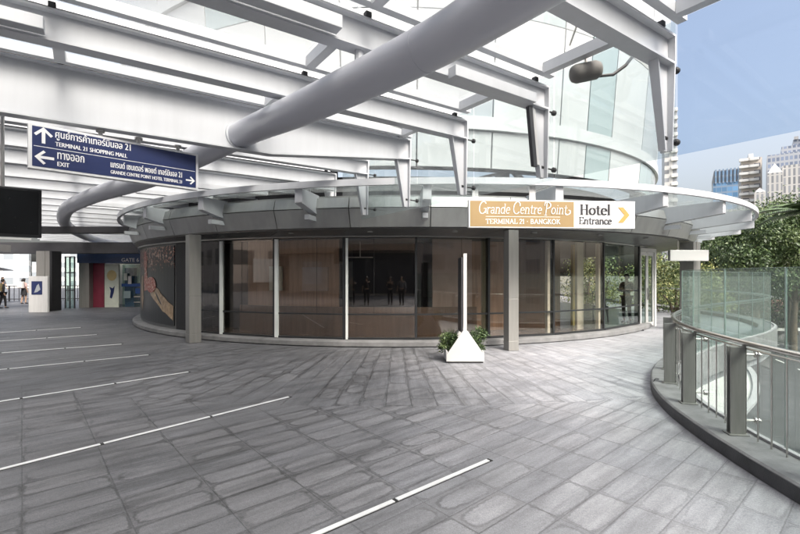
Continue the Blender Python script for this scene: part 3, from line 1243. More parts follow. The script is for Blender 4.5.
for i in range(2, len(A_)):
    p = pp(A_[i], GR - .05)
    d = Vector((math.cos(R_(A_[i])), math.sin(R_(A_[i]))))
    n = Vector((d.y, -d.x))
    m = MB()
    m.cbox((p.x, p.y, (GB + GT) / 2), (d.x * .055, d.y * .055, 0), (n.x * .16, n.y * .16, 0), (0, 0, GT - GB + .04))
    m.build('mullion', 'mullion_dark', pav)
    if i in (3, 4, 5):
        c = p + d * .085 + n * .075
        m = MB()
        m.cbox((c.x, c.y, (GB + GT) / 2), (d.x * (.10 if i < 5 else .055), d.y * (.10 if i < 5 else .055), 0), (n.x * .05, n.y * .05, 0), (0, 0, GT - GB - .01))
        m.build('white_fin', 'fin_white', pav)
    elif i in (7, 8, 9):
        c = p - d * .09 - n * .07
        m = MB()
        m.cbox((c.x, c.y, (GB + GT) / 2), (d.x * .09, d.y * .09, 0), (n.x * .10, n.y * .10, 0), (0, 0, GT - GB - .01))
        m.build('pale_fin', 'shop_glass' if i == 7 else 'lobby_pale', pav)
m = MB()
m.sweep(PC.x, PC.y, [(GR - .12, GT + .022), (GR + .09, GT + .022), (GR + .09, 2.84), (GR - .12, 2.84)], degs(-180, 50, 80))
m.build('head_trim', 'clad_light', pav)
# inner partitions behind the glass
def screen(a, b, r, z0, z1, mat, name='partition'):
    mm = MB()
    mm.sweep(PC.x, PC.y, [(r, z0), (r, z1), (r - .08, z1), (r - .08, z0)], degs(a, b, 6))
    mm.build(name, mat, pav)
screen(-25.4, -8.6, 10.15, .152, 2.795, 'brown_wood')
screen(-36, -26, 10.0, .152, 2.795, 'dark_interior')
screen(-8.6, 6.2, 8.6, .152, 2.795, 'dark_interior')  # near-black sheet; darkness of the centre panes put into its colour
screen(6.2, 12.6, 10.2, .152, 2.795, 'mauve_wall')
screen(12.6, 21.5, 9.7, .152, 2.795, 'brown_wood')
screen(21.5, 31.6, 10.0, .152, 2.795, 'brown_dark')
screen(-25.0, 12.6, 10.55, .152, .93, 'brown_dark', 'counter_front')
screen(31.7, 33.4, 10.6, .152, 2.795, 'lobby_pale', 'lobby_post')
screen(36.2, 37.4, 9.9, .152, 2.795, 'lobby_yellow', 'lobby_post')
screen(-20.5, -18.2, 10.25, 1.35, 2.05, 'lobby_pale', 'wall_picture')
screen(-14.5, -10.2, 10.25, 1.35, 2.02, 'mauve_wall', 'wall_picture')
m = MB()
m.sweep(PC.x, PC.y, [(10.98, .0), (10.98, 2.795), (10.85, 2.795), (10.85, .0)], degs(125, 318, 40))
m.build('rear_wall', 'clad_light', pav)
m = MB()
for zz in (2.3,):
    m.obox((PC.x - 1.0, PC.y - 9.29, 2.341), (.03, 0, 0), (0, .03, 0), (0, 0, .45))
    m.obox((PC.x - 1.35, PC.y - 9.3, 2.31), (.75, 0, 0), (0, .04, 0), (0, 0, .03))
m.build('ceiling_lamp', 'white_paint', pav)
# the solid bay that carries the mural
m = MB()
m.sweep(PC.x, PC.y, [(GR - .02, GB), (GR - .02, GT + .02), (GR - .16, GT + .02), (GR - .16, GB)], degs(-62, -36, 14))
m.build('solid_wall', 'clad_grey', pav)
m = MB()
m.sweep(PC.x, PC.y, [(GR - .02, GB), (GR - .02, GT + .02), (GR - .16, GT + .02), (GR - .16, GB)], degs(-36, -30, 4))
m.build('dark_wall', 'dark_interior', pav)
mur = MB()
mur.sweep(PC.x, PC.y, [(GR + .012, .26), (GR + .012, 2.70), (GR - .012, 2.70), (GR - .012, .26)], degs(-60, -36.3, 20))
mural_o = mur.build('wall_mural', 'mural_print', None)
tag(mural_o, 'tall dark mural with red and tan food pictures on the curved left wall', 'mural')


def on_mural(name, pts, mat, lift):
    mm = MB()
    mm.plate([pp(a, GR + .012 + lift, z) for a, z in pts], pp(-42, .004, 0, Vector((0, 0, 0))).to_3d() if False else Vector((math.sin(R_(-42)), -math.cos(R_(-42)), 0)) * .003)
    mm.build(name, mat, mural_o)


on_mural('printed_hand', [(-46.5, 1.40), (-45.4, 1.50), (-44.2, 1.47), (-43.2, 1.40), (-42.0, 1.36), (-40.8, 1.20), (-39.4, 1.10), (-38.2, .98), (-36.5, .86), (-36.5, .42), (-37.6, .50), (-39, .62), (-40.2, .66), (-41.4, .80), (-42.8, .92), (-44, 1.0), (-45.6, 1.14)], 'mural_tan', .010)
on_mural('printed_fruit', [(-45.6 + 2.7 * math.cos(t * .449), 1.48 + .26 * math.sin(t * .449)) for t in range(14)], 'mural_red', .016)
on_mural('printed_drink', [(-50.6, 2.62), (-48.8, 2.6), (-48.0, 2.3), (-48.6, 2.0), (-48.0, 1.75), (-47.0, 1.55), (-48.0, 1.3), (-50.2, 1.25), (-50.8, 1.6), (-50.0, 1.9), (-50.9, 2.2)], 'mural_red', .006)
on_mural('printed_bottle', [(-54.5, 1.0), (-53, 1.75), (-51.8, 1.8), (-51.2, 1.0), (-52.5, .55)], 'mural_tan', .006)

# eaves: a metal fascia of panels, a soffit and the roof
FC = Vector((.5, 22.2, 0))
FA = list(range(-62, 100, 9))
for i, (a, b) in enumerate(zip(FA, FA[1:])):
    g_ = .05
    m = MB()
    m.sweep(FC.x, FC.y, [(12.03, 2.93), (12.19, 3.355), (12.12, 3.355), (11.96, 2.93)], degs(a + g_, b - g_, 3))
    m.build('fascia_panel', 'clad_light', pav)
    m = MB()
    m.sweep(FC.x, FC.y, [(12.19, 3.375), (12.12, 3.62), (12.05, 3.62), (12.12, 3.375)], degs(a + g_, b - g_, 3))
    m.build('upper_fascia', 'clad_light', pav)
    m = MB()
    aa, bb = degs(a + .04, b - .04, 3), None
    top = [(FC.x + 11.98 * math.sin(t), FC.y - 11.98 * math.cos(t)) for t in aa]
    inn = [(PC.x + (GR + .03) * math.sin(t), PC.y - (GR + .03) * math.cos(t)) for t in aa[::-1]]
    nn = len(top)
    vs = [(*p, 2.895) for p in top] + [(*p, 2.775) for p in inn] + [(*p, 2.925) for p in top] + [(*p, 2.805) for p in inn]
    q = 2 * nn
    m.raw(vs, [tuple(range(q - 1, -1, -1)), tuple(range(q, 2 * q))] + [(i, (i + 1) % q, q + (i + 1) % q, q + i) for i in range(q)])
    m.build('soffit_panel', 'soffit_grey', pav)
m = MB()
m.sweep(FC.x, FC.y, [(11.93, 2.905), (12.05, 3.366), (12.02, 3.60), (11.8, 3.60), (11.8, 2.935)], degs(-62, 100, 54))
m.build('fascia_backing', 'joint_black', pav)
m = MB()
m.prism([(FC.x + 12.02 * math.sin(R_(d)), FC.y - 12.02 * math.cos(R_(d))) for d in range(0, 360, 5)], 3.602, 3.68)
m.build('roof', 'clad_light', pav)
# recessed spot lights in the soffit
for a in (-47, -37, -26.5, -16, -6, 4, 14, 24, 34):
    c = pp(a, 11.72, 2.885, FC)
    m = MB()
    m.tube([(c.x, c.y, 2.835), (c.x, c.y, 2.90)], .07, 14)
    m.build('spot_light', 'clad_light', pav, smooth=True)
# outriggers, the white rim and the glass apron
RC, RR, RZ = Vector((1.25, 22.1, 0)), 13.1, 3.76
m = MB()
m.sweep(RC.x, RC.y, [(RR - .08, RZ - .07), (RR, RZ - .07), (RR, RZ + .07), (RR - .08, RZ + .07)], degs(-80, 92, 80))
m.build('rim_beam', 'white_steel', pav)
OA = [-50, -40, -28, -15.5, -3, 9.5, 22, 33, 44, 55, 66, 78]
for a in OA:
    q = pp(a, RR - .083, 0, RC)
    dr = (Vector((q.x, q.y)) - Vector((FC.x, FC.y))).normalized()
    p = Vector((FC.x, FC.y)) + dr * 12.0
    L = (Vector((q.x, q.y)) - p).length
    if L < .25:
        p = Vector((q.x, q.y)) - dr * .25
    t = Vector((-dr.y, dr.x))
    m = MB()
    for s in (-.09, .075):
        o = p + t * s
        m.plate([(o.x, o.y, 3.22), (q.x + t.x * s, q.y + t.y * s, 3.38), (q.x + t.x * s, q.y + t.y * s, 3.70), (o.x, o.y, 3.70)], (t.x * .015, t.y * .015, 0))
    o = p - t * .075
    e = q.xy - t * .075 if hasattr(q, 'xy') else q
    m.plate([(o.x, o.y, 3.23), (q.x - t.x * .075, q.y - t.y * .075, 3.39), (q.x - t.x * .075, q.y - t.y * .075, 3.415), (o.x, o.y, 3.255)], (t.x * .15, t.y * .15, 0))
    m.plate([(q.x - t.x * .075, q.y - t.y * .075, 3.39), (q.x + t.x * .075, q.y + t.y * .075, 3.39), (q.x + t.x * .075, q.y + t.y * .075, 3.70), (q.x - t.x * .075, q.y - t.y * .075, 3.70)], (dr.x * -.012, dr.y * -.012, 0))
    og = m.build('outrigger', 'white_steel', pav)
    m = MB()
    c0 = p - dr * .0
    m.obox((c0.x - t.x * .06, c0.y - t.y * .06, 3.08), (dr.x * min(.5, L + .1), dr.y * min(.5, L + .1), 0), (t.x * .12, t.y * .12, 0), (0, 0, .11))
    m.build('bracket_light', 'white_steel', og)
for a, b in zip(OA, OA[1:]):
    m = MB()
    aa = degs(a + .08, b - .08, 5)
    out = [(RC.x + (RR - .085) * math.sin(t), RC.y - (RR - .085) * math.cos(t)) for t in aa]
    inn = []
    for x, y in out[::-1]:
        v = Vector((x - FC.x, y - FC.y)).normalized()
        inn.append((FC.x + v.x * 12.06, FC.y + v.y * 12.06))
    m.prism(out + inn, RZ + .005, RZ + .019)
    m.build('apron_glass', 'canopy_glass', pav)
# columns under the eaves
for (x, y, wx, rz) in ((-5.52, 11.62, .30, 44), (2.66, 10.42, .26, 15), (9.4, 14.1, .42, 30)):
    m = MB()
    a = R_(rz)
    u, v = Vector((math.cos(a), math.sin(a), 0)) * wx, Vector((-math.sin(a), math.cos(a), 0)) * wx
    m.cbox((x, y, .12), u * 1.01, v * 1.01, (0, 0, .232))
    m.cbox((x, y, .74), u, v, (0, 0, .99))
    m.cbox((x, y, 2.055), u, v, (0, 0, 1.62))
    m.cbox((x, y, 1.46), u * .97, v * .97, (0, 0, 2.80))
    m.build('column', 'column_clad', pav, bevel=.006)
# entrance doors at the right end
dp, dq = Vector((8.13, 14.78)), Vector((9.0, 15.42))
dd = (dq - dp).normalized()
dn = Vector((dd.y, -dd.x))
dL = (dq - dp).length
m = MB()
for t, wd in ((0, .06), (dL, .12)):
    c = dp + dd * t
    m.cbox((c.x, c.y, 1.36), (dd.x * wd, dd.y * wd, 0), (dn.x * .12, dn.y * .12, 0), (0, 0, 2.72))
c = dp + dd * dL / 2
m.cbox((c.x, c.y, 2.66), (dd.x * (dL - .10), dd.y * (dL - .10), 0), (dn.x * .12, dn.y * .12, 0), (0, 0, .12))
m.build('door_frame', 'door_white', pav, bevel=.004)
for k in (0, 1):
    a = dp + dd * (.04 + k * (dL - .11) / 2)
    Lw = (dL - .12) / 2 - .006
    m = MB()
    for t in (.035, Lw - .035):
        c = a + dd * t
        m.cbox((c.x, c.y, 1.30), (dd.x * .07, dd.y * .07, 0), (dn.x * .05, dn.y * .05, 0), (0, 0, 2.56))
    for zz in (.10, 2.53):
        c = a + dd * Lw / 2
        m.cbox((c.x, c.y, zz), (dd.x * (Lw - .14), dd.y * (Lw - .14), 0), (dn.x * .05, dn.y * .05, 0), (0, 0, .12))
    leaf = m.build('door', 'door_white', pav, bevel=.003)
    m = MB()
    c = a + dd * Lw / 2
    m.cbox((c.x, c.y, 1.315), (dd.x * (Lw - .14), dd.y * (Lw - .14), 0), (dn.x * .012, dn.y * .012, 0), (0, 0, 2.31))
    m.build('door_glass', 'lobby_glass', leaf)
    m = MB()
    c = a + dd * (Lw - .03 if k == 0 else .03) + dn * .06
    m.bar((c.x, c.y, .95), (c.x, c.y, 1.35), .022)
    m.build('handle', 'steel', leaf)
# rooftop tubes
for pts, r in (([(3.1, 13.2, 3.68), (3.1, 13.2, 6.2)], .22), ([(3.35, 12.9, 4.9), (4.3, 12.6, 3.70)], .10), ([(.2, 13.0, 4.15), (4.6, 13.6, 5.35)], .05), ([(-2.0, 13.2, 4.1), (-2.0, 13.2, 5.2)], .12)):
    m = MB()
    m.tube(pts, r, 16)
    m.build('roof_tube', 'white_steel', pav, smooth=True)

# ------------------------------------------------------------------ the hotel tower over the pavilion
tow = thing('hotel_tower', (PC.x, PC.y, 3.7), 'curved pale glass hotel tower rising behind the glass roof', 'building')


def trad(z):
    return 11.42 + (z - 5.4) * .085


m = MB()
m.sweep(PC.x, PC.y, [(10.3, 3.69), (10.3, 4.5), (10.1, 4.5), (10.1, 3.69)], degs(-80, 80, 40))
m.build('recessed_base', 'dark_steel', tow)
levels = [(4.52, 5.45), (5.80, 8.3), (8.3, 9.25), (9.60, 12.1), (12.1, 13.05)]
TA = [-82, -73, -64, -54.5, -45, -35.5, -25.4, -16.1, -6.3, 3.1, 12.9, 23.1, 28.2, 33.8, 44, 55, 66, 78]
for li, (z0, z1) in enumerate(levels):
    for k, (a, b) in enumerate(zip(TA, TA[1:])):
        r0, r1 = trad(z0), trad(z1)
        m = MB()
        m.sweep(PC.x, PC.y, [(r0, z0 + .012), (r1, z1 - .018), (r1 - .1, z1 - .018), (r0 - .1, z0 + .018)], degs(a + .10, b - .10, 3))
        u = rnd.random()
        mat = 'panel_white' if u < .58 else 'panel_warm' if u < .74 else 'panel_green' if u < .86 else 'panel_grey'
        if a == 28.2 or (a == 23.1 and li % 2 == 0):
            mat = 'panel_green' if a == 28.2 else 'panel_white'
        m.build('glass_bay', mat, tow)
for z0, z1 in ((5.46, 5.79), (9.26, 9.59), (13.06, 13.39)):
    m = MB()
    r = trad(z0) + .08
    m.sweep(PC.x, PC.y, [(r, z0), (r, z1), (r - .25, z1), (r - .25, z0)], degs(-84, 80, 80))
    m.build('floor_band', 'panel_white', tow)
m = MB()
m.sweep(PC.x, PC.y, [(trad(5) - .2, 4.52), (trad(13) - .2, 13.4), (trad(13) - .4, 13.4), (trad(5) - .4, 4.52)], degs(-84, 80, 40))
m.build('inner_wall', 'dark_steel', tow)
m = MB()
m.sweep(PC.x, PC.y, [(trad(13.4), 13.42), (trad(13.4), 46), (trad(13.4) - .4, 46), (trad(13.4) - .4, 13.42)], degs(-180, 180, 120), True)
m.build('upper_storeys', 'pale_block', tow)

# ================================================================== THE STEEL AND GLASS ROOF
roof = thing('walkway_roof', (0, 0, 3.7), 'white steel beam roof with glass panes over the walkway', 'canopy')
BD = Vector((.829, .559, 0)).normalized()          # along the beams
BN = Vector((BD.y, -BD.x, 0))                       # sideways, towards the camera's right
EV = Vector((-.89, 1.243, 0))                       # from one beam's end to the next one's
END0 = Vector((2.82, 4.60, 0))
ED = EV.normalized()


def i_beam(mb, p, q, z0a, z0b, z1, fl=.17, tw=.025, tf=.022):
    """I-section from p to q, bottom z0a at p and z0b at q, top z1"""
    d = (q - p)
    dn_ = d.normalized()
    h = BN
    mb.plate([p - h * tw / 2 + Vector((0, 0, z0a + tf)), q - h * tw / 2 + Vector((0, 0, z0b + tf)), q - h * tw / 2 + Vector((0, 0, z1 - tf)), p - h * tw / 2 + Vector((0, 0, z1 - tf))], h * tw)
    mb.plate([p - h * fl / 2 + Vector((0, 0, z0a)), q - h * fl / 2 + Vector((0, 0, z0b)), q - h * fl / 2 + Vector((0, 0, z0b + tf)), p - h * fl / 2 + Vector((0, 0, z0a + tf))], h * fl)
    mb.plate([p - h * fl / 2 + Vector((0, 0, z1 - tf)), q - h * fl / 2 + Vector((0, 0, z1 - tf)), q - h * fl / 2 + Vector((0, 0, z1)), p - h * fl / 2 + Vector((0, 0, z1))], h * fl)


ENDS = {}
for k in range(-3, 23):
    e = END0 + EV * k
    ENDS[k] = e
    deep = k == 3
    Lb = 15.0 if k < 11 else 17 if k < 14 else 7.5
    m = MB()
    if deep:
        z1 = 4.38
        kn = e - BD * 2.65
        i_beam(m, e - BD * Lb, kn, 3.685, 3.685, z1)
        i_beam(m, kn, e, 3.685, 4.0, z1)
    else:
        z1 = 4.31
        i_beam(m, e - BD * Lb, e, 4.0, 4.0, z1)
    zb = 4.0
    m.plate([e - BN * .085 + Vector((0, 0, zb)), e + BN * .085 + Vector((0, 0, zb)), e + BN * .085 + Vector((0, 0, z1)), e - BN * .085 + Vector((0, 0, z1))], BD * .02)
    beam = m.build('roof_beam', 'white_steel', roof)
    # dark gutter line lying on the top flange
    m = MB()
    m.bar(e - BD * Lb + Vector((0, 0, z1 + .022)), e - BD * .05 + Vector((0, 0, z1 + .022)), .045, .035)
    m.build('gasket', 'dark_steel', beam)
    # seats that carry the glass
    for t in (.25, 2.75, 5.25):
        if k < -1 or k > 8:
            break
        m = MB()
        c = e - BD * t + BN * .06 + Vector((0, 0, z1 + .03))
        m.cbox(c, BD * .06, BN * .06, (0, 0, .055))
        m.build('clamp', 'dark_rubber', beam)
    if k <= 5:
        # tapered hanging leg with its outer flange
        zt = 3.10 if k <= 3 else 3.12
        m = MB()
        m.plate([e - BD * .27 - BN * .012 + Vector((0, 0, zb)), e - BD * .09 - BN * .012 + Vector((0, 0, zt)), e - BD * .012 - BN * .012 + Vector((0, 0, zt)), e - BD * .012 - BN * .012 + Vector((0, 0, zb))], BN * .024)
        m.plate([e - BD * .012 - BN * .06 + Vector((0, 0, zt)), e - BD * .012 + BN * .06 + Vector((0, 0, zt)), e - BD * .012 + BN * .085 + Vector((0, 0, zb)), e - BD * .012 - BN * .085 + Vector((0, 0, zb))], BD * .02)
        m.plate([e - BD * .27 - BN * .05 + Vector((0, 0, zb)), e - BD * .27 + BN * .05 + Vector((0, 0, zb)), e - BD * .09 + BN * .035 + Vector((0, 0, zt)), e - BD * .09 - BN * .035 + Vector((0, 0, zt))], BD * -.014)
        leg = m.build('hanging_leg', 'white_steel', beam)
        for zz in (zb + .02, zt + .14):
            m = MB()
            a = e + Vector((0, 0, zz))
            m.tube([a, a + BD * .21], .012, 8)
            m.tube([a + BD * .185, a + BD * .20, a + BD * .232, a + BD * .247], [.018, .036, .036, .02], 12)
            m.tube([a - BD * .06, a - BD * .02], .024, 10)
            m.build('spider_fitting', 'dark_rubber', leg, smooth=True)
# hung edge glass between the legs
for k in range(-3, 5):
    a, b = ENDS[k], ENDS[k + 1]
    o = a + BD * .218 + ED * .012
    L = EV.length - .024
    m = MB()
    m.obox(o + Vector((0, 0, 3.10)), ED * L, BD * .012, (0, 0, 1.47))
    m.build('edge_pane', 'edge_glass' if k < 0 else 'canopy_glass', roof)
# white box frames and glass panes in every bay
FARB, FARP = MB(), MB()
for k in range(-3, 22):
    a, b = ENDS[k], ENDS[k + 1]
    zf = 4.43
    span = 15.0 if k < 13 else 7.5
    for o, s in ((a, .17), (b, -.17)):
        m = MB()
        c = o + ED * s
        m.bar(c - BD * (span - .3) + Vector((0, 0, zf)), c - BD * .05 + Vector((0, 0, zf)), .09, .11)
        m.build('pane_frame', 'white_steel', roof)
    t = .25
    while t < span - .6:
        p, q = a - BD * t + ED * .217, b - BD * t - ED * .217
        m = MB() if k <= 12 else FARB
        m.bar(p + Vector((0, 0, zf - .01)), q + Vector((0, 0, zf - .01)), .11, .13)
        if k <= 12:
            m.build('cross_bar', 'white_steel', roof)
        t += 2.5
    # thin stay rods under the panes
    if k < 8:
        for t in (1.3, 3.8, 6.3):
            m = MB()
            p, q = a - BD * t + ED * .08, a - BD * (t - .75) + ED * (EV.length * .5)
            m.tube([p + Vector((0, 0, 4.33)), q + Vector((0, 0, 4.40))], .011, 6)
            m.build('stay_rod', 'steel', roof, smooth=True)
    t = .3
    while t < span - .5:
        p = a - BD * (t + 2.46) + ED * .12
        m = MB() if k <= 12 else FARP
        m.obox(p + Vector((0, 0, zf + .075)), BD * 2.44, ED * (EV.length - .24), (0, 0, .014))
        if k <= 12:
            m.build('roof_pane', 'roof_glass', roof)
        t += 2.5
tag(FARB.build('cross_bar', 'white_steel', roof), kind='stuff')
tag(FARP.build('roof_pane', 'roof_glass', roof), kind='stuff')
m = MB()
e = ENDS[3] + BN * .02
m.tube([e - BD * 14 + Vector((0, 0, 4.50)), e - BD * .6 + Vector((0, 0, 4.50))], .016, 8)
for i in range(9):
    c = e - BD * (1.2 + i * 1.25) + Vector((0, 0, 4.43))
    m.cbox(c, BD * .04, BN * .06, (0, 0, .10))
m.build('conduit', 'dark_steel', roof)
# linear box lights fixed along some beams
def boxlight(k, t0, t1, z0, zt=.15, wd=.13, side=.03):
    e = ENDS[k] + BN * (side + wd / 2 + .06)
    mm = MB()
    mm.bar(e - BD * t1 + Vector((0, 0, z0 + zt / 2)), e - BD * t0 + Vector((0, 0, z0 + zt / 2)), wd, zt)
    mm.build('box_light', 'white_steel', roof, bevel=.006)
boxlight(1, .42, 1.75, 3.955, .12)
boxlight(1, 3.1, 5.4, 4.03, .12)
boxlight(2, 5.3, 7.2, 4.03, .12)
boxlight(5, .1, 1.0, 3.86, .13)
boxlight(6, 1.2, 3.0, 3.86, .13)
boxlight(7, 2.2, 4.0, 3.86, .12)
boxlight(9, 3.3, 5.2, 3.86, .12)
# slim dark and white panel beside the leg of the second beam
e = ENDS[1] - BD * .36
m = MB()
m.plate([e + Vector((0, 0, 3.98)), e + BD * .07 + Vector((0, 0, 3.98)), e + BD * .17 + Vector((0, 0, 3.22)), e + BD * .10 + Vector((0, 0, 3.22))], BN * .05)
pan = m.build('slim_lamp', 'dark_steel', roof)
m = MB()
m.plate([e + BD * .072 + Vector((0, 0, 3.97)), e + BD * .13 + Vector((0, 0, 3.97)), e + BD * .22 + Vector((0, 0, 3.25)), e + BD * .172 + Vector((0, 0, 3.25))], BN * .045)
m.build('lamp_cover', 'white_paint', pan)
# the big curved pipe
PIPE = [(4.2, -3.2, 3.70), (2.2, .75, 3.70), (1.30, 2.22, 3.70), (.61, 3.167, 3.70), (.26, 3.60, 3.70), (-.325, 4.20, 3.70), (-1.17, 5.07, 3.73), (-2.20, 6.38, 3.92), (-3.25, 7.28, 3.86), (-5.13, 8.92, 3.79), (-7.91, 11.1, 3.79), (-10.58, 13.74, 3.79), (-13.96, 18.4, 3.79), (-17.6, 25.5, 3.79), (-18.5, 30.9, 3.79), (-17.8, 37, 3.79)]
PS = spline(PIPE, 8)
m = MB()
m.tube(PS, .19, 32)
pipe = m.build('main_pipe', 'pipe_paint', roof, smooth=True)
m = MB()
for i in (33, 66, 84):
    if i + 1 < len(PS):
        d = (PS[i + 1] - PS[i]).normalized()
        m.tube([PS[i] - d * .006, PS[i] + d * .006], .1935, 32)
m.build('weld_seam', 'pipe_paint', pipe, smooth=True)
ci = min(range(len(PS)), key=lambda i_: abs((PS[i_] - ENDS[3]).dot(BN) - .03) + (9 if PS[i_].y < 3 else 0))
d = (PS[ci + 1] - PS[ci - 1]).normalized()
m = MB()
m.tube([PS[ci] - d * .02, PS[ci] + d * .015], .22, 32)
m.build('collar', 'white_steel', pipe, smooth=True)
# stub posts between pipe and beams
for k in (0, 1, 2):
    e = ENDS[k]
    best = min(PS, key=lambda p: abs((p - e).dot(BN)) + (0 if p.z < 5 else 9))
    bx = e + BD * (best - e).dot(BD)
    m = MB()
    m.tube([(bx.x, bx.y, 3.87), (bx.x, bx.y, 4.0)], .045, 12)
    m.build('stub_post', 'white_steel', roof, smooth=False)
# loudspeaker under the roof
sp = thing('loudspeaker', (2.28, 5.3, 3.9), 'grey cylindrical loudspeaker with a cable, hung below the roof edge', 'speaker')
c = Vector((2.31, 5.0, 4.20))
ax = Vector((.95, .05, .22)).normalized()
c = Vector((2.20, 5.15, 4.205))
m = MB()
m.tube([c - ax * .185, c - ax * .165, c - ax * .12, c + ax * .12, c + ax * .165, c + ax * .185], [.05, .088, .108, .108, .088, .05], 22)
m.build('housing', 'speaker_grey', sp, smooth=True)
m = MB()
m.tube([c + ax * .16 + Vector((0, 0, -.08)), c + ax * .34 + Vector((0, 0, -.10)), c + ax * .50 + Vector((0, 0, -.02)), c + ax * .62 + Vector((0, 0, .10))], .019, 8)
m.build('cable', 'dark_rubber', sp, smooth=True)
m = MB()
m.bar(c + Vector((0, 0, .10)), c + Vector((0, 0, .235)), .03, .03)
m.build('mount', 'steel', sp)

# ================================================================== SIGNS
def sign_frame(p, q, ztop, zbot):
    p, q = Vector(p), Vector(q)
    r = (q - p).normalized()
    n = Vector((r.y, -r.x))
    return Vector((p.x, p.y, zbot)), Vector((r.x, r.y, 0)), Vector((0, 0, 1)), Vector((n.x, n.y, 0)), (q - p).length, ztop - zbot


# hotel entrance sign on the rim
O, Rt, U, N, W, H = sign_frame((1.43, 9.06), (5.03, 9.31), 3.375, 2.79)
hs = thing('hotel_sign', tuple(O + Rt * W / 2), 'gold and white hotel entrance sign board hung from the round glass eaves', 'sign')
m = MB()
m.obox(O - N * .12, Rt * W, N * .12, U * H)
m.build('cabinet', 'white_paint', hs, bevel=.006)
gw = W * .626
m = MB()
m.obox(O + Rt * .03 + U * .025 + N * .0005, Rt * (gw - .03), N * .003, U * (H - .05))
m.build('gold_face', 'gold', hs)
fr = (O + N * .001, Rt, U, N)
m = MB()
pen_text(m, 'Grande Centre Point', fr, .20, H * .51, gw - .36, .20, (.068, .036), .16, 1.22)
# swash after the last letter and the thin rule
sw = [(gw - .185, H * .50), (gw - .155, H * .485), (gw - .115, H * .50), (gw - .085, H * .54), (gw - .075, H * .60), (gw - .09, H * .65), (gw - .115, H * .655)]
for i, (p, q) in enumerate(zip(sw, sw[1:])):
    m.face([O + Rt * a + U * b + N * (.0052 + i * 1e-5) for a, b in hull([(c_[0] + sx * .008, c_[1] + sy * .004) for c_ in (p, q) for sx in (-1, 1) for sy in (-1, 1)])])
m.obox(O + Rt * .36 + U * H * .395 + N * .004, Rt * (gw - .66), N * .001, U * .007)
pen_text(m, 'TERMINAL 21 . BANGKOK', fr, .36, H * .15, gw - .66, .095, (.10, .065))
m.build('gold_lettering', 'letter_white', hs, fix=False)
m = MB()
pen_text(m, 'Hotel', fr, gw + .13, H * .50, .68, .215, (.19, .055))
pen_text(m, 'Entrance', fr, gw + .11, H * .16, .72, .145, (.16, .07))
m.build('black_lettering', 'letter_black', hs, fix=False)
m = MB()
ax0, ay0, ah, aw, th = W - .38, H * .22, H * .56, .14, .115
m.plate([O + Rt * x + U * y + N * .0045 for x, y in ((ax0, ay0), (ax0 + th, ay0), (ax0 + th + aw, ay0 + ah / 2), (ax0 + th, ay0 + ah), (ax0, ay0 + ah), (ax0 + aw, ay0 + ah / 2))], N * .002)
m.build('arrow', 'arrow_gold', hs)
for x in (.14, W * .38):
    m = MB()
    m.obox(O + Rt * (x - .05) + U * H - N * .09, Rt * .13, N * .02, U * .32)
    m.build('hanger', 'white_paint', hs)

# blue wayfinding sign
O, Rt, U, N, W, H = sign_frame((-4.36, 5.10), (-3.00, 6.47), 3.595, 3.06)
bs = thing('wayfinding_sign', tuple(O + Rt * W / 2), 'long navy blue direction sign with white Thai and English text and arrows', 'sign')
m = MB()
m.obox(O - N * .10, Rt * W, N * .10, U * H)
m.build('frame', 'strip_steel', bs, bevel=.004)
m = MB()
m.obox(O + Rt * .035 + U * .03 + N * .0005, Rt * (W - .07), N * .003, U * (H - .06))
m.build('panel', 'navy', bs)
fr = (O + N * .0012, Rt, U, N)
m = MB()
put_text(m, 'ศูนย์การค้าเทอร์มินอล 21', fr, .25, H * .705, .80, .135, .004)
put_text(m, 'TERMINAL 21 SHOPPING MALL', fr, .25, H * .57, .76, .052, .004)
put_text(m, 'ทางออก', fr, .27, H * .285, .27, .082, .004)
put_text(m, 'EXIT', fr, .27, H * .125, .12, .052, .004)
put_text(m, 'แกรนด์ เซนเตอร์ พอยต์ เทอร์มินอล 21', fr, .82, H * .28, .88, .085, .003)
put_text(m, 'GRANDE CENTRE POINT HOTEL TERMINAL 21', fr, .82, H * .125, .88, .046, .003)
m.obox(O + Rt * .05 + U * H * .50 + N * .0038, Rt * (W - .10), N * .001, U * .007)
m.build('lettering', 'letter_white', bs, fix=False)


def arrow(cx, cy, s, ang):
    a = R_(ang)
    shp = [(-.09, -.5), (.09, -.5), (.09, .22), (.36, -.06), (.47, .06), (0, .52), (-.47, .06), (-.36, -.06), (-.09, .22)]
    pts = []
    for x, y in shp:
        x, y = x * s, y * s
        pts.append(O + Rt * (cx + x * math.cos(a) - y * math.sin(a)) + U * (cy + x * math.sin(a) + y * math.cos(a)) + N * .0045)
    mm = MB()
    mm.plate(pts, N * .0015)
    mm.build('arrow', 'letter_white', bs)


arrow(.14, H * .76, .19, 0)
arrow(.15, H * .27, .18, 90)
arrow(W - .115, H * .24, .125, -90)
for x in (.72, 1.16, 1.66):
    m = MB()
    p = O + Rt * x - N * .05 + U * H
    m.tube([p, p + Vector((0, 0, .085))], .026, 12)
    m.tube([p + Vector((0, 0, .06)), p + Vector((0, 0, .085))], .05, 12)
    m.build('hanger', 'steel', bs, smooth=True)

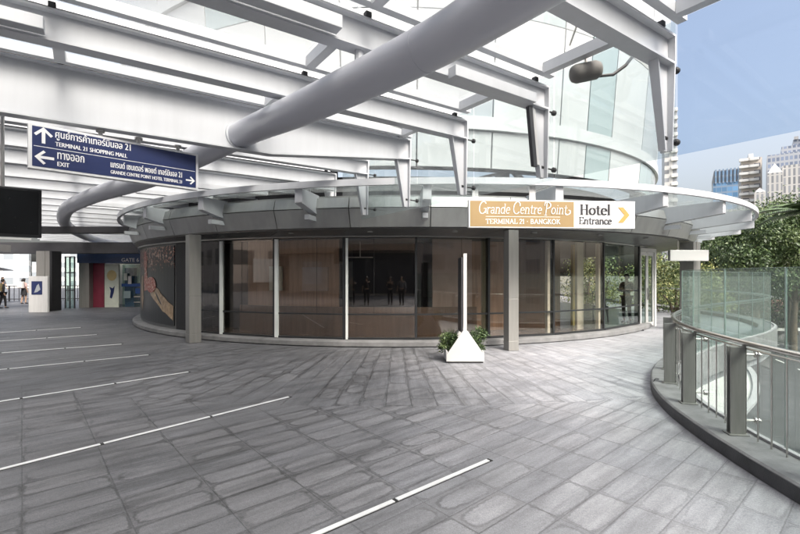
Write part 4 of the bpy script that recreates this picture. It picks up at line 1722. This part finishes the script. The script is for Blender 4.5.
# small white sign by the doors
m = MB()
ws = thing('small_sign', (9.0, 13.6, 2.2), 'small blank white sign box hanging beside the entrance doors', 'sign')
m.box(8.42, 9.62, 13.55, 13.68, 2.24, 2.58)
m.build('sign_box', 'white_paint', ws, bevel=.008)
m = MB()
for x in (8.7, 9.3):
    m.bar((x, 13.62, 2.58), (x, 13.62, 2.94), .02, .02)
m.build('hanger', 'steel', ws)
m = MB()
fr = (Vector((8.42, 13.55, 2.24)), Vector((1, 0, 0)), Vector((0, 0, 1)), Vector((0, -1, 0)))
m.obox(fr[0] + Vector((.03, -.002, .03)), (1.14, 0, 0), (0, -.003, 0), (0, 0, .28))
m.build('sign_face', 'conc_pale', ws)

# television hung from the roof, far left
tv = thing('television', (-5.0, 5.1, 2.3), 'black flat television hung from the roof at the left edge', 'television')
O, Rt, U, N, W, H = sign_frame((-5.50, 4.62), (-4.53, 5.50), 2.875, 2.27)
m = MB()
m.obox(O - N * .09, Rt * W, N * .09, U * H)
m.build('case', 'tv_black', tv, bevel=.008)
m = MB()
m.obox(O + Rt * .03 + U * .035 + N * .0005, Rt * (W - .06), N * .002, U * (H - .065))
m.build('screen', 'tv_screen', tv)
m = MB()
p = O + Rt * W * .72 - N * .05 + U * H
m.tube([p, p + Vector((0, 0, .88))], .02, 10)
m.build('hanging_pole', 'steel', tv, smooth=True)
m = MB()
m.obox(O + Rt * .2 - N * .05 - U * .035, Rt * (W - .3), N * .06, U * .022)
m.build('cable_tray', 'white_paint', tv)

# ------------------------------------------------------------------ the triangular planter with its edge-on totem
px, py = 1.33, 8.85
plt = thing('planter', (px, py + .25, 0), 'white triangular planter box with green plants and a thin totem', 'planter')
m = MB()
hw, base, apex = .385, .17, .66
shape = [(-hw, .035), (hw, .035), (hw, base), (.05, apex), (-.05, apex), (-hw, base)]
m.plate([(px + x, py, z) for x, z in shape], (0, .03, 0))
m.plate([(px + x, py + .52, z) for x, z in shape], (0, .03, 0))
m.box(px - hw, px - hw + .03, py + .032, py + .518, .035, .24)
m.box(px + hw - .03, px + hw, py + .032, py + .518, .035, .24)
m.build('box', 'planter_white', plt, bevel=.006)
m = MB()
m.box(px - hw + .02, px + hw - .02, py + .015, py + .535, .003, .033)
m.build('foot', 'dark_rubber', plt)
m = MB()
m.box(px - hw + .033, px + hw - .033, py + .033, py + .517, .10, .20)
m.build('soil', 'soil', plt)
m = MB()
m.box(px - .035, px + .035, py + .035, py + .05, .62, 2.24)
m.build('totem_edge', 'planter_white', plt, bevel=.003)
m = MB()
m.box(px - .075, px - .037, py + .052, py + .56, .62, 2.16)
m.build('totem_panel', 'dark_steel', plt)
for s in (-1, 1):
    m = MB()
    leaf_cloud(m, (px + s * .30, py + .34, .42), (.21, .24, .24), 1500, .058, 3, -.25, clump=14)
    for i in range(60):
        b = Vector((px + s * rnd.uniform(.08, .34), py + rnd.uniform(.08, .45), .19))
        t = b + Vector((rnd.uniform(-.08, .08) + s * .05, rnd.uniform(-.06, .06), rnd.uniform(.18, .5)))
        m.cur = 0
        m.bar(b, t, .006)
    m.build('shrub', ['leaf_dark', 'leaf_mid', 'leaf_light'], plt, fix=False)

# thin loose cable end lying by the kerb
m = MB()
m.tube(spline([(3.86, 6.42, .010), (3.85, 6.56, .07), (3.90, 6.70, .13), (3.99, 6.80, .175), (4.08, 6.86, .16)], 6), .007, 8)
tag(m.build('cable', 'dark_rubber', None, smooth=True), 'short grey cable loop bent over the kerb of the curved railing', 'cable')
m = MB()
m.box(7.62, 7.84, 13.98, 14.12, .002, .05)
m.tube([(7.73, 14.05, .05), (7.73, 14.05, .085)], .02, 8)
tag(m.build('door_stop', 'dark_rubber', None, bevel=.004), 'small dark stopper on the floor before the entrance doors', 'door stop')

# ================================================================== FAR LEFT: gate shop, column, board, bulkhead
shop = thing('shop_front', (-15.5, 24.2, 0), 'shop front with a dark blue gate header and lit windows, left of the mural', 'shop')
SY = 23.8
def sx(px_, y=SY):
    return (px_ - 400) / 435 * y
def sz(py_, y=SY):
    return 1.8 + (275 - py_) * y / 435
m = MB()
m.box(sx(77), sx(160), SY, SY + 2.2, sz(263), sz(250))
m.build('header', 'gate_blue', shop)
m = MB()
put_text(m, 'GATE 6', (Vector((sx(121.5), SY - .001, 0)), Vector((1, 0, 0)), Vector((0, 0, 1)), Vector((0, -1, 0))), 0, sz(261.8), sx(139) - sx(121.5), .20, .01)
m.build('lettering', 'letter_white', shop, fix=False)
def spanel(x0, x1, z0, z1, mat, name, dy=.35, th=.1):
    mm = MB()
    mm.box(sx(x0), sx(x1), SY + dy, SY + dy + th, z0, z1)
    return mm.build(name, mat, shop)
spanel(77.5, 87.8, .003, sz(263), 'column_clad', 'pillar', .1, .5)
spanel(88, 99, .003, sz(263), 'maroon', 'red_panel', .4)
pic = spanel(99.6, 114, .003, sz(264), 'cream', 'pictured_panel', .4)
m = MB()
m.plate([(sx(107 + 5 * math.cos(t * .5236)), SY + .395, sz(275.5 + 5.5 * math.sin(t * .5236))) for t in range(12)], (0, -.006, 0))
m.build('printed_dish', 'lobby_yellow', pic)
m = MB()
m.plate([(sx(x), SY + .395, sz(y)) for x, y in ((105, 298), (106, 291), (104.5, 287), (108, 288.5), (110, 286), (109, 293), (107, 299))], (0, -.006, 0))
m.build('printed_figure', 'navy', pic)
spanel(114.3, 150, .003, sz(264), 'shop_glass', 'window', .7, .03)
spanel(116, 126, .003, 2.2, 'kiosk_blue', 'kiosk', .75, .8)
spanel(127, 139, 1.35, 2.4, 'lobby_pale', 'lit_screen', .9, .06)
spanel(114.3, 150, 1.15, 1.32, 'kiosk_blue', 'blue_band', .62, .04)
spanel(127, 146, .55, .62, 'steel', 'rail', .6, .04)
spanel(127, 146, .25, .30, 'steel', 'rail', .6, .04)
spanel(131, 133, .003, 1.0, 'cloth_white', 'display_stand', .85, .3)
spanel(139, 143, .003, 1.1, 'dark_steel', 'display_stand', .85, .3)
for i_, (xa, xb, za, zb_, mt) in enumerate(((117, 120.5, 1.5, 1.9, 'lobby_pale'), (121.5, 125, 1.3, 1.75, 'cloth_white'), (117, 124, .5, .9, 'panel_green'), (129, 134, .75, 1.05, 'kiosk_blue'), (135, 140, .72, 1.1, 'gold'))):
    spanel(xa, xb, za, zb_, mt, 'graphic_panel', .57, .03)
m = MB()
m.box(sx(77), sx(175), SY + 3.0, SY + 3.2, .003, 3.2)
m.build('back_wall', 'lobby_pale', shop)
gb = thing('glass_booth', (-17.8, 23.6, 0), 'clear glass booth corner with dark edges, left of the maroon shop panel', 'glass booth')
for x0, x1, nm in ((68.6, 72.4, 'glass_side'), (73, 77.2, 'glass_front')):
    m = MB()
    m.box(sx(x0), sx(x1), 23.55, 23.58, .01, 2.75)
    m.build(nm, 'shop_glass', gb)
m = MB()
for x in (68.2, 72.7, 77.3):
    m.box(sx(x), sx(x) + .05, 23.54, 23.60, .003, 2.8)
for z in (.95, 1.9, 2.76):
    m.box(sx(68.2), sx(77.5), 23.535, 23.605, z, z + .05)
m.build('frame', 'dark_steel', gb)
# concourse column with dark return
cc = thing('concourse_column', (-17.3, 21.9, 0), 'grey square concourse column with a dark side behind the poster board', 'column')
m = MB()
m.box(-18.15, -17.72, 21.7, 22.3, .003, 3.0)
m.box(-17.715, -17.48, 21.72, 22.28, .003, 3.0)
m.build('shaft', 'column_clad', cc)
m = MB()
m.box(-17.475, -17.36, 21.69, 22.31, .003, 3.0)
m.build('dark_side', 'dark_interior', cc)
bd = thing('poster_board', (-17.4, 20.9, 0), 'white standing board with a dark poster on the left', 'poster board')
m = MB()
m.box(-17.83, -16.92, 20.88, 21.0, .003, 1.74)
m.build('board', 'white_paint', bd, bevel=.01)
m = MB()
m.box(-17.68, -17.17, 20.866, 20.878, .86, 1.50)
m.build('poster', 'navy', bd)
m = MB()
m.plate([(-17.55, 20.862, .95), (-17.42, 20.862, 1.3), (-17.33, 20.862, 1.38), (-17.25, 20.862, 1.1), (-17.4, 20.862, .98)], (0, .003, 0))
m.build('printed_shape', 'panel_grey', bd)
# bulkhead beams far left
bk = thing('bulkhead', (-19, 20.5, 2.9), 'dark ceiling bulkhead crossing over the far left concourse', 'bulkhead')
m = MB()
m.box(-34, -13.6, 22.6, 23.4, 2.93, 3.5)
m.build('casing', 'dark_steel', bk)
m = MB()
m.box(-30, -9.2, 15.4, 15.9, 3.30, 3.52)
m.build('downstand', 'dark_steel', bk)
m = MB()
m.box(-34, -19.5, 17.2, 21.8, 2.95, 3.3)
m.build('duct', 'clad_grey', bk)
m = MB()
m.box(-14.95, -14.0, 21.5, 21.9, 2.35, 2.92)
tag(m.build('hanging_monitor', 'tv_black', None, bevel=.01), 'small black monitor box hung between the concourse column and glass booth', 'monitor') if False else None
fr_ = thing('far_railing', (-24, 29.5, 0), 'dark far railing along the bright open side of the left concourse', 'railing')
for z in (1.05, .15):
    m = MB()
    m.bar((-36, 28.5, z), (-17.8, 31.0, z), .05, .05)
    m.build('rail', 'dark_steel', fr_)
for i in range(60):
    p = Vector((-36, 28.5, 0)).lerp(Vector((-17.8, 31.0, 0)), (i + .5) / 60)
    m = MB()
    m.bar(p + Vector((0, 0, .0)), p + Vector((0, 0, 1.03)), .03 if i % 6 else .07)
    m.build('baluster', 'dark_steel', fr_)
um = thing('umbrella', (-24.4, 27.2, 0), 'dark umbrella with a slim pole at the far left edge', 'umbrella')
m = MB()
n = 8
ap = Vector((-25.6, 27.2, 2.42))
for i in range(n):
    a, b = 2 * math.pi * i / n, 2 * math.pi * (i + 1) / n
    m.face([ap, ap + Vector((1.15 * math.cos(a), 1.15 * math.sin(a), -.34)), ap + Vector((1.15 * math.cos(b), 1.15 * math.sin(b), -.34))])
m.build('cover', 'cloth_black', um)
m = MB()
m.tube([(-25.6, 27.2, .0), (-25.6, 27.2, 2.4)], .025, 8)
m.build('pole', 'dark_steel', um)

# people
person((-21.55, 23.6, 0), R_(150), 1.60, 'person in black trousers with a khaki bag on the back, cut by the left edge', 'cloth_black', 'cloth_black')
m = MB()
m.box(-21.72, -21.42, 23.30, 23.46, .92, 1.36)
m.box(-21.68, -21.46, 23.262, 23.30, .96, 1.16)
tag(m.build('backpack', 'cloth_khaki', None, bevel=.04), 'khaki backpack on the back of the person at the left edge', 'bag')
person((-23.6, 27.3, 0), R_(170), 1.60, 'person in a pink top and black skirt with a white backpack, walking away', 'cloth_pink', 'cloth_black', skirt=True, long_hair=True, long_sleeve=False, stride=.06)
m = MB()
m.box(-23.76, -23.44, 26.98, 27.16, .98, 1.38)
m.box(-23.72, -23.48, 26.94, 26.98, 1.0, 1.18)
tag(m.build('backpack', 'cloth_white', None, bevel=.05), 'white backpack worn by the person in the black skirt', 'bag')
person((-21.9, 27.6, 0), R_(200), 1.58, 'person in dark red half hidden behind the concourse column', 'cloth_maroon', 'cloth_black', short_legs=True, long_hair=True)
person((-30.6, 33.5, 0), R_(90), 1.66, 'distant person in grey beyond the far railing', 'cloth_grey', 'cloth_grey')
person((7.92, 15.2, .15), R_(-60), 1.70, 'person in a dark suit with folded arms inside the glass lobby', 'cloth_black', 'cloth_black', arms='folded', stride=.02)
GRP = 'people standing behind the camera, mirrored in the glass'
for (x, y, rz, hh, ar, tp, lb) in ((-3.75, -4.2, 178, 1.62, 'camera', 'cloth_black', 'leftmost person in black mirrored in the dark centre pane, arms raised'),
                               (-2.85, -4.0, 172, 1.72, 'down', 'cloth_black', 'person in dark clothes mirrored in the dark centre pane, second from the left'),
                               (-1.45, -4.3, 185, 1.70, 'strap', 'cloth_black', 'person in black mirrored in the dark centre pane, third from the left'),
                               (-.75, -4.1, 190, 1.74, 'down', 'cloth_grey', 'person in a grey top mirrored in the dark centre pane, rightmost')):
    person((x, y, 0), R_(rz), hh, lb, tp, 'cloth_black', arms=ar, stride=.03, group=GRP)

# lobby furniture behind the right pane
tb = thing('lobby_table', (7.1, 15.0, .15), 'small dark high table behind the lobby glass', 'table')
m = MB()
m.tube([(7.05, 15.1, .93), (7.05, 15.1, .97)], .30, 20)
m.build('table_top', 'dark_steel', tb, smooth=True)
for s in (-1, 1):
    m = MB()
    m.bar((7.05 + s * .05, 15.1, .93), (7.05 + s * .24, 15.1 + .1 * s, .15), .03)
    m.build('leg', 'dark_steel', tb)
ch = thing('lobby_chair', (7.5, 16.3, .15), 'dark chair with a slatted back in the lobby', 'chair')
m = MB()
m.box(7.3, 7.72, 16.1, 16.5, .60, .65)
m.build('seat', 'dark_steel', ch, bevel=.01)
m = MB()
for i in range(5):
    m.bar((7.32 + i * .095, 16.49, .65), (7.32 + i * .095, 16.53, 1.15), .02)
m.bar((7.3, 16.53, 1.16), (7.73, 16.53, 1.16), .03)
m.build('backrest', 'dark_steel', ch)
for x in (7.32, 7.70):
    for y in (16.12, 16.48):
        m = MB()
        m.bar((x, y, .15), (x, y, .6), .03)
        m.build('leg', 'dark_steel', ch)

# building behind the viewer (mirrored in the panes)
mf = thing('mall_front', (-6, -16, 0), 'dark mall front across the walkway, mirrored in the pavilion glass', 'building')
m = MB()
m.box(-34, 3.0, -16.2, -15.6, .003, 12)
m.build('wall', 'mall_tan', mf)
for x0, x1 in ((-26, -23), (-17, -14), (-7.5, 1.2)):
    m = MB()
    m.box(x0, x1, -15.59, -15.5, .2, 3.7)
    m.build('dark_opening', 'dusk_grey', mf)
for x0, x1, z0, z1 in ((-21.2, -19.1, .9, 3.1), (-12.2, -10.6, .4, 2.4)):
    m = MB()
    m.box(x0, x1, -15.59, -15.5, z0, z1)
    m.build('reflection_panel', 'white_paint', mf)  # unseen panels added to mirror as white shapes in the glass
m = MB()
m.box(-34, 3.0, -15.6, -14.6, 3.9, 4.4)
m.build('lintel', 'brown_wood', mf)

for (nm, x0, x1, y0, y1, zt, mat, lb) in (('mirrored_block', 9, 30, -34, -22, 15, 'mauve_block', 'mauve office block across the street, mirrored in the panes right of the totem'),
                                          ('mirrored_block', 33, 60, -22, -8, 20, 'low_block', 'pale block across the street, mirrored in the panes by the right column'),
                                          ('mirrored_block', -70, -37, -30, 5, 16, 'mauve_block', 'brownish block beyond the walkway, mirrored in the left panes')):
    r_ = thing(nm, ((x0 + x1) / 2, (y0 + y1) / 2, GZ), lb, 'building')
    m = MB()
    m.box(x0, x1, y0, y1, GZ, zt)
    m.build('walls', mat, r_)
    m = MB()
    m.box(x0 - .3, x1 + .3, y0 - .3, y1 + .3, zt + .002, zt + .8)
    m.build('parapet', 'conc_grey', r_)

hb = thing('mirrored_board', (-36.5, -8.4, 0), 'unseen white board on two dark posts, added to mirror white in the pane left of the second white fin', 'mirrored_board')  # board added out of view for a white reflection
m = MB()
m.box(-36.7, -36.6, -9.7, -7.1, 1.0, 3.6)
m.build('board', 'white_paint', hb)
for y in (-9.4, -7.4):
    m = MB()
    m.box(-36.68, -36.62, y - .05, y + .05, .002, .998)
    m.build('post', 'dark_steel', hb)

# ================================================================== CITY AND TREES
def tower(name, label, px0, px1, ytop, D, depth, mat, extra=None, cat='high rise', z0=GZ):
    x0, x1 = (px0 - 400) / 435 * D, (px1 - 400) / 435 * D
    zt = 1.8 + (275 - ytop) * D / 435
    xc = (x0 + x1) / 2
    az = math.atan2(xc, D)
    hw_ = (x1 - x0) / 2 * math.cos(az)
    x0, x1 = xc - hw_, xc + hw_
    root = thing(name, (xc, D, z0), label, cat)
    root.rotation_euler = (0, 0, -az * .92)
    m = MB()
    m.box(x0, x1, D, D + depth, z0, zt)
    m.build('shaft', mat, root)
    return root, x0, x1, zt


def addbox(root, name, x0, x1, y0, y1, z0, z1, mat):
    m = MB()
    m.box(x0, x1, y0, y1, z0, z1)
    return m.build(name, mat, root)


t, x0, x1, zt = tower('apartment_tower', 'slim white slab tower beside the curved hotel tower', 664.5, 677, 108, 170, 30, 'slab_tower')
for i in range(20):
    z = zt - 3.2 * i - 1.6
    addbox(t, 'balcony', x0 + 2.2, x1 + .25, 168.9, 169.95, z, z + 1.1, 'conc_pale')
t, x0, x1, zt = tower('office_tower', 'blue glass office tower with a flat ribbed crown, left of the balcony block', 713, 741, 182, 260, 40, 'blue_tower')
addbox(t, 'crown', x0 + .4, x1 - .4, 260.8, 298, zt, zt + 7.5, 'conc_grey')
for i in range(7):
    xx = x0 + .8 + i * (x1 - x0 - 2.4) / 6
    addbox(t, 'crown_fin', xx, xx + .9, 259.6, 260.75, zt - .5, zt + 8.0, 'blue_tower')
t, x0, x1, zt = tower('balcony_block', 'cream apartment block with stacked balconies between the blue and grey towers', 741, 762, 158, 210, 30, 'balcony_tower')
for i in range(22):
    z = zt - 3.3 * i - 1.4
    for a, b in ((x0 - .8, x0 + 3.2), (x1 - 5.2, x1 - 1.2)):
        addbox(t, 'balcony', a, b, 207.8, 209.95, z, z + 1.2, 'conc_pale')
addbox(t, 'lower_wing', x0 - 4.5, x0 - .85, 212, 236, GZ, zt - 26, 'balcony_tower')
addbox(t, 'roof_house', x0 + 3, x1 - 3, 214, 232, zt, zt + 3, 'conc_pale')
t, x0, x1, zt = tower('grey_tower', 'tall stepped grey blue glass tower at the right edge', 765, 850, 150, 190, 40, 'grid_tower')
addbox(t, 'step', x0 + 5, x1, 191, 228, zt, zt + 3.2, 'grid_tower')
addbox(t, 'crown_step', x0 + 9, x1, 193, 226, zt + 3.2, zt + 6, 'grid_tower')
m = MB()
for i in range(7):
    m.cbox((x0 + 10 + i * 2.1, 192.4, zt + 6.6), (1.4, 0, 0), (0, 1, 0), (0, 0, 1.2 + (i % 3) * .7))
m.build('crown_teeth', 'conc_grey', t)
# ribbed block with pyramid tops
t, x0, x1, zt = tower('ribbed_block', 'pale ribbed office block with pointed pyramid tops before the grey tower', 722, 850, 205, 150, 26, 'ribbed_tower')
RBC = WP[t.name].x
RBK = math.cos(math.atan2(RBC, 150))
def spire(x0, x1, top, tip):
    D = 150
    a, b = [RBC + ((p_ - 400) / 435 * D - RBC) * RBK for p_ in (x0, x1)]
    z1, z2 = 1.8 + (275 - top) * D / 435, 1.8 + (275 - tip) * D / 435
    addbox(t, 'turret', a, b, D - 1.6, D - .05, GZ, z1, 'ribbed_tower')
    cx, w_ = (a + b) / 2, (b - a) / 2
    mm = MB()
    base = [(cx - w_, D - 1.6, z1), (cx + w_, D - 1.6, z1), (cx + w_, D + 1.6, z1), (cx - w_, D + 1.6, z1)]
    for i in range(4):
        mm.face([base[i], base[(i + 1) % 4], (cx, D, z2)])
    mm.face(base[::-1])
    mm.build('pyramid_top', 'conc_pale', t)
spire(753, 765, 190, 185)
spire(767, 782, 172, 162)
addbox(t, 'upper_wing', RBC + ((782.5 - 400) / 435 * 150 - RBC) * RBK, x1, 150.5, 175, zt, 1.8 + (275 - 165) * 150 / 435, 'ribbed_tower')
# blocks seen low, far left and behind the trees
for i, (a, b, yt, D, lb) in enumerate(((-30, 30, 250, 120, 'pale distant block behind the persons at the far left'), (32, 52, 262, 95, 'low pale block seen right of the poster board'), (54, 82, 246, 160, 'pale tall block seen above the glass booth'))):
    tower('distant_building', lb, a, b, yt, D, 25, 'pale_block', cat='building')
tower('market_hall', 'long low pale block behind the street trees', 690, 790, 284, 95, 20, 'low_block', cat='building')
st = thing('market_stall', (42, 52, GZ), 'low stall row with a dull red pitched roof below the trees', 'stall')
m = MB()
m.box(40.5, 54, 53, 57, GZ, GZ + 2.3)
m.build('walls', 'conc_pale', st)
m = MB()
m.plate([(40, 52.2, GZ + 2.32), (54.6, 52.2, GZ + 2.32), (54.6, 55, GZ + 3.6), (40, 55, GZ + 3.6)], (0, 0, .12))
m.plate([(40, 57.8, GZ + 2.32), (54.6, 57.8, GZ + 2.32), (54.6, 55.02, GZ + 3.6), (40, 55.02, GZ + 3.6)], (0, 0, .12))
m.build('roof', 'red_roof', st)
for i in range(4):
    m = MB()
    m.box(41.2 + i * 3.2, 43.6 + i * 3.2, 52.93, 52.995, GZ + .4, GZ + 2.0)
    m.build('opening', 'dark_interior', st)


def car(x, y, rz, paint, label):
    root = thing('parked_car', (x, y, GZ + .004), label, 'car', 'cars parked on the plaza')
    W0 = WP[root.name]
    def L(p):
        return Vector(p) + W0
    prof = [(-2.1, .35), (-2.12, .75), (-1.9, .88), (-1.2, .95), (-.75, 1.38), (.75, 1.42), (1.45, .98), (2.0, .92), (2.12, .7), (2.12, .35)]
    m = MB()
    m.plate([L((-.86, y_, z_)) for y_, z_ in prof], (1.72, 0, 0))
    m.build('body', paint, root, bevel=.09)
    m = MB()
    for s in (-.875, .863):
        m.plate([L((s, -1.05, .98)), L((s, -.68, 1.32)), L((s, .70, 1.34)), L((s, 1.25, 1.0))], (.012, 0, 0))
    m.build('side_window', 'car_glass', root)
    m = MB()
    m.plate([L((-.74, -1.17, .985)), L((.74, -1.17, .985)), L((.66, -.79, 1.36)), L((-.66, -.79, 1.36))], (0, -.02, .02))
    m.build('windscreen', 'car_glass', root)
    m = MB()
    m.plate([L((-.74, 1.42, 1.01)), L((.74, 1.42, 1.01)), L((.66, .80, 1.41)), L((-.66, .80, 1.41))], (0, .02, .02))
    m.build('rear_window', 'car_glass', root)
    for sx_ in (-1, 1):
        for yy in (-1.3, 1.32):
            m = MB()
            m.tube([L((sx_ * .70, yy, .33)), L((sx_ * .89, yy, .33))], .33, 18)
            wh = m.build('wheel', 'tyre', root, smooth=True)
            m = MB()
            m.tube([L((sx_ * .885, yy, .33)), L((sx_ * .90, yy, .33))], .19, 14)
            m.build('rim', 'steel', wh, smooth=True)
        m = MB()
        m.cbox(L((sx_ * .62, -2.11, .70)), (.34, 0, 0), (0, .05, 0), (0, 0, .13))
        m.build('headlight', 'strip_steel', root)
        m = MB()
        m.cbox(L((sx_ * .66, 2.11, .74)), (.28, 0, 0), (0, .05, 0), (0, 0, .13))
        m.build('tail_light', 'lamp_red', root)
    root.rotation_euler = (0, 0, R_(rz))


car(33.5, 56.5, 70, 'car_white', 'white car parked below the railing glass, nearest the red roofed stall')
car(36.5, 55, 75, 'car_silver', 'silver car parked beside the white car on the plaza')
car(41.5, 58, 80, 'car_red', 'red car parked right of the silver car on the plaza')

TG = 'street trees beyond the railing'
for (x, y, h, cr, lab) in ((28.8, 35.0, 11.6, 3.3, 'dense green tree right of the round eaves, leftmost of the big trees'),
                           (33.4, 37.0, 13.2, 3.9, 'dense green tree behind the glass, with the second trunk from the left'),
                           (33.0, 43.0, 13.0, 3.7, 'dense green tree with a bare dark trunk standing between two nearer crowns'),
                           (39.0, 43.5, 14.2, 4.2, 'tallest dense green tree near the right edge'),
                           (40.6, 50.0, 13.0, 4.2, 'farther green tree seen between the nearer crowns'),
                           (37.5, 38.0, 13.6, 4.0, 'broad green tree at the right edge behind the palm')):
    tree('street_tree', x, y, GZ, h, cr, lab, n=26000, leaf=.25, group=TG, droop=.5, base=.44, tr=.24)
for (x, y, h, cr, lab) in ((20.4, 30.0, 8.1, 2.0, 'yellow leaved tree between the small white sign and the green trees'),
                           (27.5, 40.0, 9.4, 2.6, 'second yellowish tree behind the small white sign')):
    tree('yellow_tree', x, y, GZ, h, cr, lab, mats=('leaf_yellow', 'leaf_light', 'leaf_yellow'), n=9000, leaf=.17)
for (x, y, h, cr, lab) in ((13.2, 20.8, 7.6, 1.3, 'slim light green tree just right of the white doors'),
                           (15.2, 26.0, 8.2, 1.6, 'olive green tree above the curved end of the handrail'),
                           (11.5, 27, 8.4, 1.7, 'pale green tree seen through the lobby glass'),
                           (13.5, 30, 8.6, 1.9, 'light green tree farthest behind the lobby')):
    tree('garden_tree', x, y, GZ, h, cr, lab, mats=('leaf_light', 'leaf_yellow', 'leaf_light'), n=3800, leaf=.15)
for (x, y, h, cr, lab) in ((29.5, 47.0, 8.2, 3.2, 'low bushy tree under the taller crowns, nearest the pale block'),
                           (36.0, 49.0, 8.8, 3.4, 'low bushy tree left of the red roofed stall'),
                           (45.0, 49.5, 8.4, 3.4, 'low bushy tree in front of the red roofed stall')):
    tree('bushy_tree', x, y, GZ, h, cr, lab, mats=('leaf_dark', 'leaf_mid', 'leaf_dark'), n=9000, leaf=.28, base=.16)
# palm at the right edge
pm = thing('palm_tree', (15.6, 16.6, GZ), 'palm with arching fronds at the right edge above the trees', 'palm')
m = MB()
m.tube([(15.6, 16.6, GZ), (15.55, 16.5, -1), (15.6, 16.4, 4.2)], [.2, .15, .12], 10)
m.build('trunk', 'bark', pm, smooth=True)
for i in range(16):
    a = 2 * math.pi * i / 16 + rnd.uniform(-.15, .15)
    m = MB()
    frond(m, (15.6, 16.4, 4.2), (math.cos(a), math.sin(a), rnd.uniform(.1, .8)), rnd.uniform(1.7, 2.3), 26, .55, 2)
    m.build('frond', ['leaf_dark', 'leaf_mid'], pm, fix=False)
# low hedge between plaza and street
m = MB()
for i in range(26):
    p = Vector((12.0, 13.2, GZ + .5)).lerp(Vector((30, 36, GZ + .5)), i / 25)
    leaf_cloud(m, p + Vector((7.4, -4.6, 0)), (.9, .9, .6), 260, .15, 3, 0, clump=6)
tag(m.build('hedge', ['leaf_dark', 'leaf_mid', 'leaf_dark'], None, fix=False), 'low dark clipped hedge along the far side of the street below', 'hedge')
